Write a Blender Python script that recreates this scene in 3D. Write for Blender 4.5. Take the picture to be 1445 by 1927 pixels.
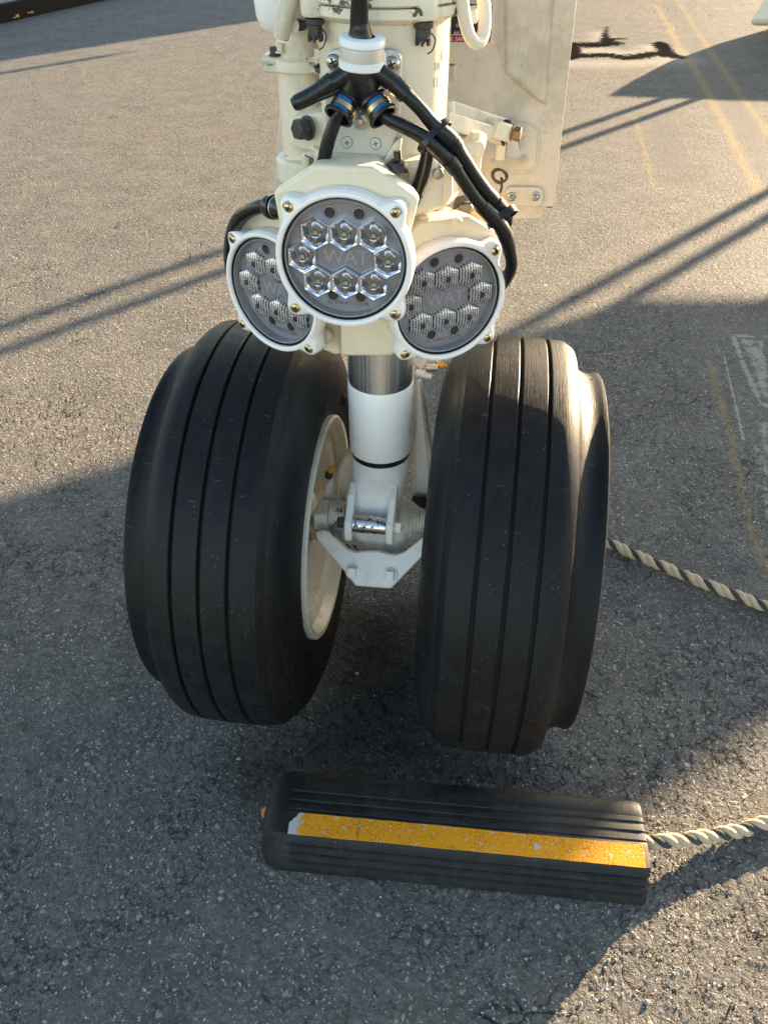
import bpy, math, random
import numpy as np
from mathutils import Vector, Matrix, Quaternion
random.seed(7); rng = np.random.default_rng(7)
for o in list(bpy.data.objects): bpy.data.objects.remove(o)
S = bpy.context.scene
COL = S.collection

# ---------------------------------------------------------------- camera
CAM = Vector((.119, -.828, .971)); YAW = -.138; PIT = .684; FPX = 1550.; PW, PH = 1445., 1927.
FWD = Vector((math.sin(YAW)*math.cos(PIT), math.cos(YAW)*math.cos(PIT), -math.sin(PIT)))
RGT = Vector((math.cos(YAW), -math.sin(YAW), 0)); DWN = FWD.cross(RGT)
cd = bpy.data.cameras.new('camera'); cam = bpy.data.objects.new('camera', cd); COL.objects.link(cam)
cd.sensor_fit = 'VERTICAL'; cd.sensor_height = 36; cd.sensor_width = 27; cd.lens = FPX/PH*36
cd.clip_start = .02; cd.clip_end = 500
Rm = Matrix((RGT, -DWN, -FWD)).transposed().to_4x4()
cam.matrix_world = Matrix.Translation(CAM) @ Rm
S.camera = cam
# ---------------------------------------------------------------- light
SUN_AZ = math.radians(54); SUN_EL = math.radians(12.2)
SUND = Vector((math.cos(SUN_AZ)*math.cos(SUN_EL), math.sin(SUN_AZ)*math.cos(SUN_EL), math.sin(SUN_EL)))
ld = bpy.data.lights.new('sun', 'SUN'); ld.energy = 5.0; ld.angle = math.radians(.5); ld.color = (1, .76, .49)
sun = bpy.data.objects.new('sun', ld); COL.objects.link(sun)
sun.rotation_euler = SUND.to_track_quat('Z', 'Y').to_euler()
W = bpy.data.worlds.new('World'); S.world = W; W.use_nodes = True
wn = W.node_tree.nodes; wl = W.node_tree.links; wn.clear()
sky = wn.new('ShaderNodeTexSky'); sky.sky_type = 'NISHITA'; sky.sun_disc = False
sky.dust_density = .55; sky.ozone_density = .3; sky.sun_elevation = SUN_EL; sky.sun_rotation = math.pi/2 - SUN_AZ
bg = wn.new('ShaderNodeBackground'); bg.inputs[1].default_value = .080
wo = wn.new('ShaderNodeOutputWorld'); wl.new(sky.outputs[0], bg.inputs[0]); wl.new(bg.outputs[0], wo.inputs[0])
S.render.engine = 'CYCLES'
vs = S.view_settings; vs.view_transform = 'Standard'; vs.look = 'None'; vs.gamma = 1; vs.use_curve_mapping = False
vs.exposure = 2.62

# ---------------------------------------------------------------- placing helpers (a photo point on a real plane of the place)
def ray(px, py): return FWD + RGT*((px-PW/2)/FPX) + DWN*((py-PH/2)/FPX)
def at(px, py, y):
    v = ray(px, py); return CAM + v*((y-CAM.y)/v.y)
def atz(px, py, z=0.):
    v = ray(px, py); return CAM + v*((z-CAM.z)/v.z)
def mpp(p): return (Vector(p)-CAM).dot(FWD)/FPX          # metres per photo pixel at p

# ---------------------------------------------------------------- materials
class NT:
    def __init__(s, name):
        s.m = bpy.data.materials.new(name); s.m.use_nodes = True; s.t = s.m.node_tree; s.t.nodes.clear()
        s.out = s.t.nodes.new('ShaderNodeOutputMaterial')
        s.tc = s.t.nodes.new('ShaderNodeTexCoord')
    def n(s, typ, **k):
        nd = s.t.nodes.new('ShaderNode'+typ)
        for a, v in k.items(): setattr(nd, a, v)
        return nd
    def l(s, a, b): s.t.links.new(a, b)
    def set(s, inp, v):
        if hasattr(v, 'is_output'): s.l(v, inp)
        else: inp.default_value = v
    def noise(s, scale, detail=4, rough=.5, vec=None, dist=0, out='Fac'):
        nd = s.n('TexNoise'); nd.inputs['Scale'].default_value = scale; nd.inputs['Detail'].default_value = detail
        nd.inputs['Roughness'].default_value = rough; nd.inputs['Distortion'].default_value = dist
        s.l(vec or s.tc.outputs['Object'], nd.inputs['Vector']); return nd.outputs[out]
    def voro(s, scale, feature='F1', vec=None, out='Distance', rand=1):
        nd = s.n('TexVoronoi', feature=feature); nd.inputs['Scale'].default_value = scale
        nd.inputs['Randomness'].default_value = rand
        s.l(vec or s.tc.outputs['Object'], nd.inputs['Vector']); return nd.outputs[out]
    def math(s, op, a, b=0., c=0., clamp=False):
        nd = s.n('Math', operation=op, use_clamp=clamp)
        s.set(nd.inputs[0], a); s.set(nd.inputs[1], b); s.set(nd.inputs[2], c); return nd.outputs[0]
    def ramp(s, v, lo, hi, a=0., b=1.):
        nd = s.n('MapRange', interpolation_type='SMOOTHSTEP'); s.set(nd.inputs[0], v)
        for i, x in ((1, lo), (2, hi), (3, a), (4, b)): nd.inputs[i].default_value = x
        return nd.outputs[0]
    def mix(s, f, a, b, mode='MIX'):
        nd = s.n('Mix', data_type='RGBA', blend_type=mode); s.set(nd.inputs[0], f)
        for i, c in ((6, a), (7, b)):
            if isinstance(c, tuple): nd.inputs[i].default_value = (*c, 1)
            else: s.l(c, nd.inputs[i])
        return nd.outputs[2]
    def mapping(s, scale, src='Object', rot=(0, 0, 0)):
        nd = s.n('Mapping'); nd.inputs['Scale'].default_value = scale; nd.inputs['Rotation'].default_value = rot
        s.l(s.tc.outputs[src], nd.inputs[0]); return nd.outputs[0]
    def bump(s, h, dist, strength=1., nrm=None):
        nd = s.n('Bump'); nd.inputs['Distance'].default_value = dist; nd.inputs['Strength'].default_value = strength
        s.l(h, nd.inputs['Height'])
        if nrm: s.l(nrm, nd.inputs['Normal'])
        return nd.outputs[0]
    def bsdf(s, col, rough=.5, metal=0., spec=.5, nrm=None, coat=0., ior=1.5, trans=0., sheen=0.):
        p = s.n('BsdfPrincipled')
        if isinstance(col, tuple): p.inputs['Base Color'].default_value = (*col, 1)
        else: s.l(col, p.inputs['Base Color'])
        s.set(p.inputs['Roughness'], rough); s.set(p.inputs['Metallic'], metal)
        p.inputs['Specular IOR Level'].default_value = spec; p.inputs['IOR'].default_value = ior
        p.inputs['Coat Weight'].default_value = coat; p.inputs['Coat Roughness'].default_value = .08
        p.inputs['Transmission Weight'].default_value = trans
        p.inputs['Sheen Weight'].default_value = sheen
        if nrm: s.l(nrm, p.inputs['Normal'])
        s.l(p.outputs[0], s.out.inputs[0]); return p

def plain(name, col, rough=.5, metal=0., spec=.5, bump=0., bscale=300, var=.12, vscale=30, coat=0.):
    n = NT(name); f = n.noise(vscale, 5, .6)
    c = n.mix(f, tuple(x*(1-var) for x in col), tuple(min(1, x*(1+var)) for x in col))
    nr = n.bump(n.noise(bscale, 3), bump) if bump else None
    r = n.ramp(n.noise(vscale*1.7, 4), .3, .7, max(.02, rough-.06), rough+.08)
    n.bsdf(c, r, metal, spec, nr, coat); return n.m

def painted(name, col, dirt, amount=.5, rough=.38, chips=.0, bmp=.0004):
    n = NT(name)
    big = n.noise(9, 6, .62); fine = n.noise(70, 5, .65); spots = n.noise(260, 2, .5)
    m1 = n.math('MULTIPLY', n.ramp(n.math('ADD', n.math('MULTIPLY', big, .65), n.math('MULTIPLY', fine, .35)), .47, .68), amount)
    c = n.mix(m1, col, dirt)
    # vertical streaks of grime
    st = n.noise(1, 4, .6, n.mapping((90, 90, 7))); m2 = n.math('MULTIPLY', n.ramp(st, .55, .75), amount*.55)
    c = n.mix(m2, c, tuple(x*.8 for x in dirt))
    ch = n.ramp(n.math('ADD', n.noise(38, 5, .7), n.math('MULTIPLY', spots, .12)), .80-chips, .815-chips)
    c = n.mix(ch, c, (.10, .085, .07))
    sp = n.ramp(spots, .735, .755); c = n.mix(n.math('MULTIPLY', sp, amount), c, (.10, .085, .06))
    h = n.math('ADD', n.math('MULTIPLY', n.noise(420, 2), .25), n.math('MULTIPLY', ch, -1.2))
    n.bsdf(c, n.ramp(fine, .3, .75, rough-.08, rough+.16), 0, .5, n.bump(h, bmp, .5)); return n.m

CREAM = painted('cream_paint', (.78, .69, .535), (.40, .31, .20), .42, .36)
CREAMCHIP = painted('chipped_cream_paint', (.78, .70, .545), (.30, .25, .18), .5, .36, .17)
BEIGE = painted('beige_enamel', (.78, .68, .51), (.54, .44, .29), .30, .34)
WHITE = painted('white_enamel', (.86, .825, .79), (.60, .58, .54), .05, .24, 0, .00008)
FORKWHITE = painted('lower_leg_white_enamel', (.84, .81, .775), (.26, .22, .17), .34, .32, .05)
DIRTYWHITE = painted('dirty_white_enamel', (.78, .74, .67), (.17, .14, .10), .62, .40, .09)
DOORP = painted('gear_door_paint', (.69, .595, .475), (.40, .32, .23), .62, .48)
RIMP = painted('wheel_cream_paint', (.72, .67, .55), (.26, .21, .15), .42, .38, .03)
STEEL = plain('dull_steel', (.42, .41, .39), .34, 1, var=.35, vscale=160)
DARKSTEEL = plain('dark_phosphated_steel', (.05, .05, .052), .42, .35, var=.3, vscale=200)
BRASS = plain('yellow_zinc', (.62, .47, .24), .30, 1, var=.25, vscale=300)
AMBER = plain('amber_plastic_cap', (.55, .25, .015), .35, var=.2)
HOSE = plain('black_heatshrink', (.0065, .0068, .008), .32, spec=.45, bump=.0003, bscale=180, var=.3, vscale=60)
BLACKP = plain('black_plastic', (.010, .010, .011), .3, spec=.5)
BLUE = plain('blue_band', (.008, .085, .27), .4, var=.3, vscale=200)
GOLD = plain('gold_band', (.58, .43, .22), .32, 1, var=.15, vscale=200)
WPLAST = plain('white_nylon', (.80, .80, .82), .42, var=.03)
ALU = plain('brushed_aluminium', (.66, .65, .63), .55, 1, var=.04, vscale=300)
ALUPL = painted('grey_primer_plate', (.60, .585, .54), (.42, .39, .33), .4, .42)
DARK = plain('dark_recess', (.012, .012, .013), .6)
LEDY = plain('led_phosphor', (.62, .42, .05), .4)
YELLOWT = plain('yellow_tape', (.75, .48, .01), .4)
REDP = plain('red_print', (.42, .022, .025), .45)
BLACKPR = plain('black_print', (.012, .012, .016), .42)
WPRINT = plain('white_print', (.75, .75, .75), .5, var=.05)
INK = plain('grey_ink', (.16, .15, .13), .6)
PALEINK = plain('pale_lettering', (.32, .315, .345), .45, var=.05)
DARKINK = plain('dark_lettering', (.045, .045, .055), .5)
GREYLENS = plain('grey_lens_body', (.265, .26, .285), .22, spec=.6, var=.06, coat=.6)
PANEL = plain('grey_lens_panel', (.215, .21, .235), .20, spec=.6, var=.05, coat=.6)
GASKET = plain('black_gasket', (.008, .008, .009), .28)
RIMGREY = plain('grey_lens_edge', (.25, .25, .27), .25, var=.1, coat=.5)
GREYBOX = plain('grey_connector', (.22, .205, .17), .4, var=.25, vscale=80)

def chrome_mat():
    n = NT('chromed_piston'); st = n.noise(1, 5, .6, n.mapping((500, 500, 1.5)))
    n.bsdf((.74, .75, .78), n.ramp(st, .3, .75, .30, .44), 1., nrm=n.bump(st, .0003, .25)); return n.m
CHROME = chrome_mat()
def pin_mat():
    n = NT('worn_steel_pin'); f = n.ramp(n.noise(170, 4, .6), .5, .62)
    n.bsdf(n.mix(f, (.60, .59, .58), (.10, .085, .075)), n.ramp(f, 0, 1, .2, .5), 1.); return n.m
PINM = pin_mat()
def refl_mat():
    n = NT('led_reflector'); n.bsdf((.92, .94, .98), .05, 1.); return n.m
REFL = refl_mat()
def flute_mat():
    n = NT('fluted_optic')
    w = n.noise(1, 3, .6, n.mapping((700, 700, 90)))
    n.bsdf(n.mix(w, (.50, .51, .57), (.96, .96, .98)), .07, .55, nrm=n.bump(w, .0007, .6)); return n.m
FLUTE = flute_mat()
FLUTED = plain('dark_flute_valley', (.10, .105, .13), .12, .6, var=.8, vscale=300)  # dark side of the rib reflections, put into the colour
def optic_glass():
    n = NT('optic_bead'); n.bsdf((.30, .31, .34), .03, .75, 1.); return n.m
BEAD = optic_glass()
def glass_mat():
    n = NT('clear_cover'); fr = n.n('Fresnel'); fr.inputs[0].default_value = 1.5
    g = n.n('BsdfGlossy'); g.inputs['Roughness'].default_value = .03
    t = n.n('BsdfTransparent'); t.inputs[0].default_value = (.97, .97, .985, 1)
    mx = n.n('MixShader'); n.l(n.math('MINIMUM', fr.outputs[0], .25), mx.inputs[0]); n.l(t.outputs[0], mx.inputs[1]); n.l(g.outputs[0], mx.inputs[2])
    n.l(mx.outputs[0], n.out.inputs[0]); return n.m
GLASS = glass_mat()

def rubber(name, dust, base=(.0135, .0135, .0145), dustcol=(.115, .095, .072), rough=.42, spec=.45):
    n = NT(name)
    fine = n.noise(900, 2, .5); mid = n.noise(55, 6, .65); big = n.noise(7, 5, .6)
    str_ = n.noise(1, 5, .65, n.mapping((900, 26, 26)))         # scuffs round the tread
    d = n.math('ADD', n.math('MULTIPLY', mid, .36), n.math('ADD', n.math('MULTIPLY', str_, .44), n.math('MULTIPLY', big, .30)))
    m = n.math('MULTIPLY', n.ramp(d, .46, .72), dust)
    c = n.mix(m, base, dustcol)
    sp = n.ramp(n.voro(190, out='Distance'), .13, .09); gate = n.ramp(n.noise(31, 4, .7), .52, .62); big2 = n.ramp(n.noise(4.5, 6, .7), .52, .62)
    c = n.mix(n.math('MULTIPLY', big2, .35*dust*2), c, tuple(x*.55 for x in dustcol))
    scr = n.ramp(n.noise(1, 3, .5, n.mapping((40, 260, 260), rot=(.5, .3, .2))), .70, .73); c = n.mix(n.math('MULTIPLY', scr, .25), c, (.16, .15, .14))
    c = n.mix(n.math('MULTIPLY', n.math('MULTIPLY', sp, gate), .55), c, (.28, .26, .23))
    h = n.math('ADD', n.math('MULTIPLY', fine, .25), n.math('ADD', n.math('MULTIPLY', mid, .6), n.math('MULTIPLY', str_, .9)))
    n.bsdf(c, n.ramp(d, .4, .7, rough-.05, rough+.18), 0, spec, n.bump(h, .0007, .6)); return n.m
TYRE = rubber('tyre_rubber', .20, (.0068, .0072, .0085), (.050, .048, .047), .44, .19)
GROOVE = plain('tyre_groove_rubber', (.006, .006, .0065), .7, var=.4, vscale=300)
CHOCK = rubber('chock_rubber', .42, (.0085, .0086, .0094), (.062, .058, .052), .52, .35)

def tape_mat():
    n = NT('worn_reflective_tape'); v = n.mapping((1, 1, 1))
    edge = n.voro(210, 'DISTANCE_TO_EDGE', v, rand=.62); cellc = n.voro(210, 'F1', v, 'Color', .62)
    lines = n.ramp(edge, .02, .10)
    gate = n.ramp(n.noise(30, 4, .6), .40, .62)
    col = n.mix(n.noise(16, 4), (.78, .285, .006), (.86, .36, .012))
    col = n.mix(n.math('MULTIPLY', n.math('SUBTRACT', 1, lines), n.math('ADD', .22, n.math('MULTIPLY', gate, .5))), col, (.42, .155, .008))
    sx = n.n('SeparateXYZ'); n.l(n.tc.outputs['Object'], sx.inputs[0])
    crk = n.ramp(n.noise(1, 2, .5, n.mapping((85, 3, 3))), .665, .69)
    crk = n.math('MULTIPLY', crk, n.ramp(n.noise(210, 3), .42, .6))
    col = n.mix(n.math('MULTIPLY', crk, .8), col, (.20, .12, .04))
    sc = n.ramp(n.noise(120, 4, .7), .60, .645); col = n.mix(sc, col, (.52, .47, .44))
    end = n.ramp(n.math('ADD', n.math('MULTIPLY', sx.outputs[0], -1), n.math('MULTIPLY', n.noise(90, 4), .022)), .063, .071)
    col = n.mix(end, col, (.50, .47, .45))
    n.bsdf(col, .6, 0, .25, n.bump(lines, .0005, .4)); return n.m
TAPE = tape_mat()
def rope_mat(name, a, b):
    n = NT(name); f = n.noise(1, 4, .6, n.mapping((600, 600, 600)))
    w = n.noise(1400, 3)
    n.bsdf(n.mix(f, a, b), .85, 0, .25, n.bump(w, .0016, .9), sheen=.15); return n.m
ROPEB = rope_mat('tan_rope_yarn', (.50, .37, .22), (.76, .61, .42))
ROPEK = rope_mat('black_rope_yarn', (.026, .025, .025), (.10, .095, .088))

# ---------------------------------------------------------------- mesh builder
def frame(origin, z, x=None):
    z = Vector(z).normalized()
    if x is None: x = Vector((1, 0, 0)) if abs(z.x) < .9 else Vector((0, 0, 1))
    x = Vector(x); x = (x - z*x.dot(z)).normalized(); y = z.cross(x)
    M = Matrix((x, y, z)).transposed().to_4x4(); M.translation = Vector(origin); return M
class MB:
    def __init__(s): s.v = []; s.f = []; s.mi = []; s.mat = 0
    def add(s, vs_, fs):
        b = len(s.v); s.v += [tuple(v) for v in vs_]
        for f in fs: s.f.append([i+b for i in f]); s.mi.append(s.mat)
        return s
    def rings(s, rings, close=True, cap0=False, cap1=False):
        b = len(s.v); n = len(rings[0])
        for r in rings: s.v += [tuple(p) for p in r]
        for i in range(len(rings)-1):
            for j in range(n if close else n-1):
                k = (j+1) % n
                s.f.append([b+i*n+j, b+i*n+k, b+(i+1)*n+k, b+(i+1)*n+j]); s.mi.append(s.mat)
        if cap0: s.f.append([b+j for j in range(n)][::-1]); s.mi.append(s.mat)
        if cap1: s.f.append([b+(len(rings)-1)*n+j for j in range(n)]); s.mi.append(s.mat)
        return s
    def lathe(s, prof, M=Matrix(), seg=32, cap0=False, cap1=False, flip=False):
        rr = []; prof = [(max(r, 1.5e-4), h) for r, h in prof]
        for r, h in prof:
            rr.append([M @ Vector((r*math.cos(2*math.pi*j/seg), r*math.sin(2*math.pi*j/seg), h)) for j in range(seg)])
        return s.rings(rr, True, cap0, cap1)
    def cyl(s, p0, p1, r, seg=24, r1=None):
        p0 = Vector(p0); p1 = Vector(p1); M = frame(p0, p1-p0)
        return s.lathe([(r, 0), (r if r1 is None else r1, (p1-p0).length)], M, seg, True, True)
    def prism(s, pts, M=Matrix(), h0=0., h1=.01):
        a = 0
        for i in range(len(pts)):
            x0, y0 = pts[i]; x1, y1 = pts[(i+1) % len(pts)]; a += x0*y1-x1*y0
        if a < 0: pts = pts[::-1]
        return s.rings([[M @ Vector((x, y, h)) for x, y in pts] for h in (h0, h1)], True, True, True)
    def box(s, lo, hi, M=Matrix()):
        return s.prism([(lo[0], lo[1]), (hi[0], lo[1]), (hi[0], hi[1]), (lo[0], hi[1])], M, lo[2], hi[2])
    def tube(s, pts, rad, seg=14, caps=True, sub=6, squash=None):
        P = [Vector(p) for p in pts]; R = rad if isinstance(rad, (list, tuple)) else [rad]*len(P)
        if sub > 1 and len(P) > 2:
            Q = []; RR = []
            E = [P[0]*2-P[1]] + P + [P[-1]*2-P[-2]]
            for i in range(len(P)-1):
                for k in range(sub):
                    t = k/sub; a, b, c, d = E[i:i+4]
                    Q.append(.5*((2*b)+(c-a)*t+(2*a-5*b+4*c-d)*t*t+(3*b-a-3*c+d)*t**3)); RR.append(R[i]*(1-t)+R[i+1]*t)
            Q.append(P[-1]); RR.append(R[-1]); P, R = Q, RR
        T = [(P[min(i+1, len(P)-1)]-P[max(i-1, 0)]).normalized() for i in range(len(P))]
        M = frame(P[0], T[0]); x = M.col[0].to_3d(); rings = []
        for i, p in enumerate(P):
            x = (x - T[i]*x.dot(T[i])).normalized(); y = T[i].cross(x)
            rings.append([p + (x*math.cos(a)+y*math.sin(a))*R[i] for a in [2*math.pi*j/seg for j in range(seg)]])
        return s.rings(rings, True, caps, caps)
    def dome(s, M, r, h, seg=20, n=5):
        prof = [(r*math.cos(i/n*math.pi/2*.97), h*math.sin(i/n*math.pi/2*.97)) for i in range(n+1)]
        return s.lathe(prof, M, seg, True, True)
    def hexbolt(s, M, r, h, washer=True):
        if washer: s.lathe([(r*1.28, 0), (r*1.28, h*.22), (r*1.22, h*.26)], M, 24, True, True)
        b = h*.26 if washer else 0
        hx = lambda k: [(k*math.cos(a), k*math.sin(a)) for a in [math.pi/3*i for i in range(6)]]
        rr = [[M @ Vector((x, y, hh)) for x, y in hx(k)] for k, hh in ((r, b), (r, b+h*.92), (r*.86, b+h))]
        return s.rings(rr, True, True, True)
def obj(name, mb, mats, parent=None, bevel=0., seg=2, angle=38, M=None, label=None, inv=None):
    me = bpy.data.meshes.new(name); me.from_pydata(mb.v, [], mb.f)
    for m in (mats if isinstance(mats, (list, tuple)) else [mats]): me.materials.append(m)
    me.polygons.foreach_set('material_index', mb.mi); me.update()
    import bmesh
    bm = bmesh.new(); bm.from_mesh(me); bmesh.ops.recalc_face_normals(bm, faces=bm.faces); bm.to_mesh(me); bm.free()
    for p in me.polygons: p.use_smooth = True
    me.set_sharp_from_angle(angle=math.radians(angle))
    o = bpy.data.objects.new(name, me); COL.objects.link(o)
    if parent:
        o.parent = parent
        if parent.type == 'EMPTY' and parent.parent is None: o.matrix_parent_inverse = Matrix.Translation(parent.location).inverted()
    if M is not None: o.matrix_local = M
    if bevel:
        b = o.modifiers.new('bevel', 'BEVEL'); b.width = bevel; b.segments = seg; b.limit_method = 'ANGLE'; b.angle_limit = math.radians(30)
        b.harden_normals = False
    if label: o['label'] = label
    return o
def thing(name, label, cat, loc=(0, 0, 0), group=None):
    o = bpy.data.objects.new(name, None); COL.objects.link(o); o.location = loc; o.empty_display_size = .05
    o['label'] = label; o['category'] = cat
    if group: o['group'] = group
    return o
def tag(o, label=None, cat=None, group=None, kind=None):
    for k, v in (('label', label), ('category', cat), ('group', group), ('kind', kind)):
        if v: o[k] = v
    return o
def dup(o, parent, M=None):
    c = o.copy(); COL.objects.link(c); c.parent = parent
    if M is not None: c.matrix_local = M
    return c
def text(name, body, size, M, mat, parent, depth=.0002, squeeze=1., shear=0.):
    cu = bpy.data.curves.new(name, 'FONT'); cu.body = body; cu.size = size; cu.align_x = 'CENTER'; cu.align_y = 'CENTER'
    cu.extrude = depth; cu.shear = shear; cu.space_character = squeeze
    t = bpy.data.objects.new(name, cu); COL.objects.link(t)
    dg = bpy.context.evaluated_depsgraph_get(); me = bpy.data.meshes.new_from_object(t.evaluated_get(dg))
    bpy.data.objects.remove(t); me.materials.clear(); me.materials.append(mat); me.name = name
    o = bpy.data.objects.new(name, me); COL.objects.link(o); o.parent = parent; o.matrix_local = M
    return o
# ================================================================ ground: one asphalt sheet, fine where it is seen close
def ground_material():
    n = NT('old_asphalt')
    pos = n.tc.outputs['Object']
    at_ = n.n('Attribute', attribute_name='marks', attribute_type='GEOMETRY')
    sp = n.n('SeparateColor'); n.l(at_.outputs['Color'], sp.inputs[0])
    at2 = n.n('Attribute', attribute_name='wear', attribute_type='GEOMETRY')
    sp2 = n.n('SeparateColor'); n.l(at2.outputs['Color'], sp2.inputs[0])
    # warped coordinates so that no cell looks regular
    wv = n.noise(38, 3, .6, out='Color'); add = n.n('VectorMath', operation='MULTIPLY_ADD')
    n.l(wv, add.inputs[0]); add.inputs[1].default_value = (.018, .018, .018); n.l(pos, add.inputs[2]); wp = add.outputs[0]
    wv2 = n.noise(7, 2, .5, out='Color'); add2 = n.n('VectorMath', operation='MULTIPLY_ADD')
    n.l(wv2, add2.inputs[0]); add2.inputs[1].default_value = (.16, .16, .16); n.l(wp, add2.inputs[2]); wp2 = add2.outputs[0]
    # stones in the mix
    st_d = n.voro(125, 'F1', wp); st_c = n.voro(125, 'F1', wp, 'Color')
    wv3 = n.noise(330, 2, .6, out='Color'); add3 = n.n('VectorMath', operation='MULTIPLY_ADD')
    n.l(wv3, add3.inputs[0]); add3.inputs[1].default_value = (.0055, .0055, .0055); n.l(wp, add3.inputs[2]); fp = add3.outputs[0]
    ss_d = n.voro(300, 'F1', fp); ss_c = n.voro(300, 'F1', fp, 'Color')
    sepc = n.n('SeparateColor'); n.l(st_c, sepc.inputs[0]); seps = n.n('SeparateColor'); n.l(ss_c, seps.inputs[0])
    big = n.noise(.9, 6, .6); mid = n.noise(8, 6, .65); fine = n.noise(480, 3, .6); med = n.noise(75, 8, .74)
    # cracks: only in places
    e1 = n.voro(13, 'DISTANCE_TO_EDGE', wp2); e2 = n.voro(30, 'DISTANCE_TO_EDGE', wp)
    g1 = n.ramp(n.noise(5.5, 4, .65), .55, .66); g2 = n.ramp(n.noise(12, 4, .65), .575, .69)
    wdt = n.math('ADD', .004, n.math('MULTIPLY', n.noise(60, 3), .026))
    c1 = n.math('MULTIPLY', n.ramp(n.math('DIVIDE', e1, wdt), .55, 1.0, 1, 0), g1)
    c2 = n.math('MULTIPLY', n.ramp(n.math('DIVIDE', e2, n.math('MULTIPLY', wdt, 1.25)), .5, 1.0, 1, 0), g2)
    crack = n.math('MAXIMUM', c1, n.math('MULTIPLY', c2, .55))
    e3 = n.voro(66, 'DISTANCE_TO_EDGE', fp); g3 = n.ramp(n.noise(3.2, 4, .65), .40, .58)
    c3 = n.math('MULTIPLY', n.math('MULTIPLY', n.ramp(e3, .03, .07, 1, 0), g3), n.ramp(n.noise(55, 3, .6), .44, .56))
    crack = n.math('MAXIMUM', crack, n.math('MULTIPLY', c3, .62))
    smooth = sp2.outputs[0]; rough_ = n.math('SUBTRACT', 1, smooth)
    crack = n.math('MAXIMUM', n.math('MULTIPLY', crack, rough_), sp2.outputs[1])
    # colour
    base = n.mix(n.ramp(mid, .3, .7), (.094, .091, .087), (.155, .149, .138))
    base = n.mix(n.math('MULTIPLY', n.ramp(big, .45, .7), .5), base, (.155, .138, .112))
    base = n.mix(n.ramp(sepc.outputs[0], .0, 1, .0, .42), base, n.mix(sepc.outputs[1], (.045, .045, .045), (.25, .238, .214)))
    base = n.mix(n.ramp(seps.outputs[0], .45, 1, .0, .62), base, n.mix(seps.outputs[1], (.025, .025, .026), (.30, .29, .27)))
    base = n.mix(n.math('MULTIPLY', n.ramp(fine, .40, .7), .35), base, (.04, .039, .038))
    fleck = n.math('MULTIPLY', n.ramp(n.noise(250, 2, .6, wp), .655, .70), n.ramp(n.noise(14, 5, .7), .40, .60, .22, 1))
    base = n.mix(n.math('MULTIPLY', fleck, .9), base, (.62, .61, .59))
    mica = n.math('MULTIPLY', n.math('GREATER_THAN', seps.outputs[2], .93), n.ramp(ss_d, .42, .25)); base = n.mix(n.math('MULTIPLY', mica, .8), base, (.62, .62, .61))
    peb = n.math('MULTIPLY', n.math('GREATER_THAN', sepc.outputs[2], .982), n.ramp(st_d, .42, .30))
    base = n.mix(n.math('MULTIPLY', peb, .8), base, (.36, .31, .24))
    base = n.mix(n.math('MULTIPLY', smooth, .62), base, n.mix(med, (.085, .082, .078), (.150, .142, .130)))
    base = n.mix(n.math('MULTIPLY', crack, .62), base, (.016, .0155, .015))
    dv = n.voro(2.6, 'F1', wp); dc = n.n('SeparateColor'); n.l(n.voro(2.6, 'F1', wp, 'Color'), dc.inputs[0])
    drip = n.math('MULTIPLY', n.math('GREATER_THAN', dc.outputs[0], .72), n.ramp(n.math('ADD', dv, n.math('MULTIPLY', n.noise(45, 4, .7), .07)), .115, .075))
    base = n.mix(n.math('MULTIPLY', drip, .42), base, (.03, .029, .028))
    wearp = n.ramp(n.noise(2.3, 6, .72), .56, .70); base = n.mix(n.math('MULTIPLY', wearp, .30), base, (.20, .19, .172))
    # old paint and tar
    nz = n.math('ADD', n.math('MULTIPLY', n.noise(26, 7, .75), .8), n.math('MULTIPLY', med, .35))
    def worn(f, soft=.10, k=.9):
        return n.ramp(n.math('SUBTRACT', n.math('ADD', f, n.math('MULTIPLY', nz, k)), k*.55), .5-soft, .5+soft)
    halo = worn(sp2.outputs[2], .22, .6)
    base = n.mix(n.math('MULTIPLY', halo, .55), base, (.36, .34, .30))
    yel = n.math('MULTIPLY', worn(sp.outputs[1], .16, .9), .45); base = n.mix(yel, base, (.30, .215, .095))
    whi = worn(sp.outputs[0], .07, 1.1); base = n.mix(n.math('MULTIPLY', whi, .62), base, (.36, .35, .33))
    tar = worn(sp.outputs[2], .10, 1.25); base = n.mix(n.math('MULTIPLY', tar, .96), base, (.011, .0105, .010))
    base = n.mix(1, base, (1.0, .985, .965), 'MULTIPLY')
    at3 = n.n('Attribute', attribute_name='shade_stain', attribute_type='GEOMETRY')
    shade_stn = n.math('MULTIPLY', n.ramp(n.math('ADD', at3.outputs['Fac'], n.math('MULTIPLY', n.math('SUBTRACT', mid, .5), .5)), .25, .75), .92)  # gear shade and some oil, both darkened in the base colour
    base = n.mix(shade_stn, base, n.mix(.8, base, (.018, .017, .016)))
    rr = n.math('SUBTRACT', n.ramp(fine, .3, .7, .62, .86), n.math('MULTIPLY', fleck, .3))
    # relief
    sth = n.math('MULTIPLY', n.ramp(st_d, .62, .1), n.math('ADD', .25, sepc.outputs[0]))
    ssh = n.math('MULTIPLY', n.ramp(ss_d, .6, .1), n.math('ADD', .2, seps.outputs[0]))
    h = n.math('ADD', n.math('MULTIPLY', sth, .0011), n.math('MULTIPLY', ssh, .0009))
    h = n.math('ADD', h, n.math('MULTIPLY', med, .0019)); h = n.math('ADD', h, n.math('MULTIPLY', mid, .0024))
    h = n.math('ADD', h, n.math('MULTIPLY', fine, .0009))
    h = n.math('MULTIPLY', h, n.math('SUBTRACT', 1, n.math('MULTIPLY', smooth, .55)))
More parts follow.
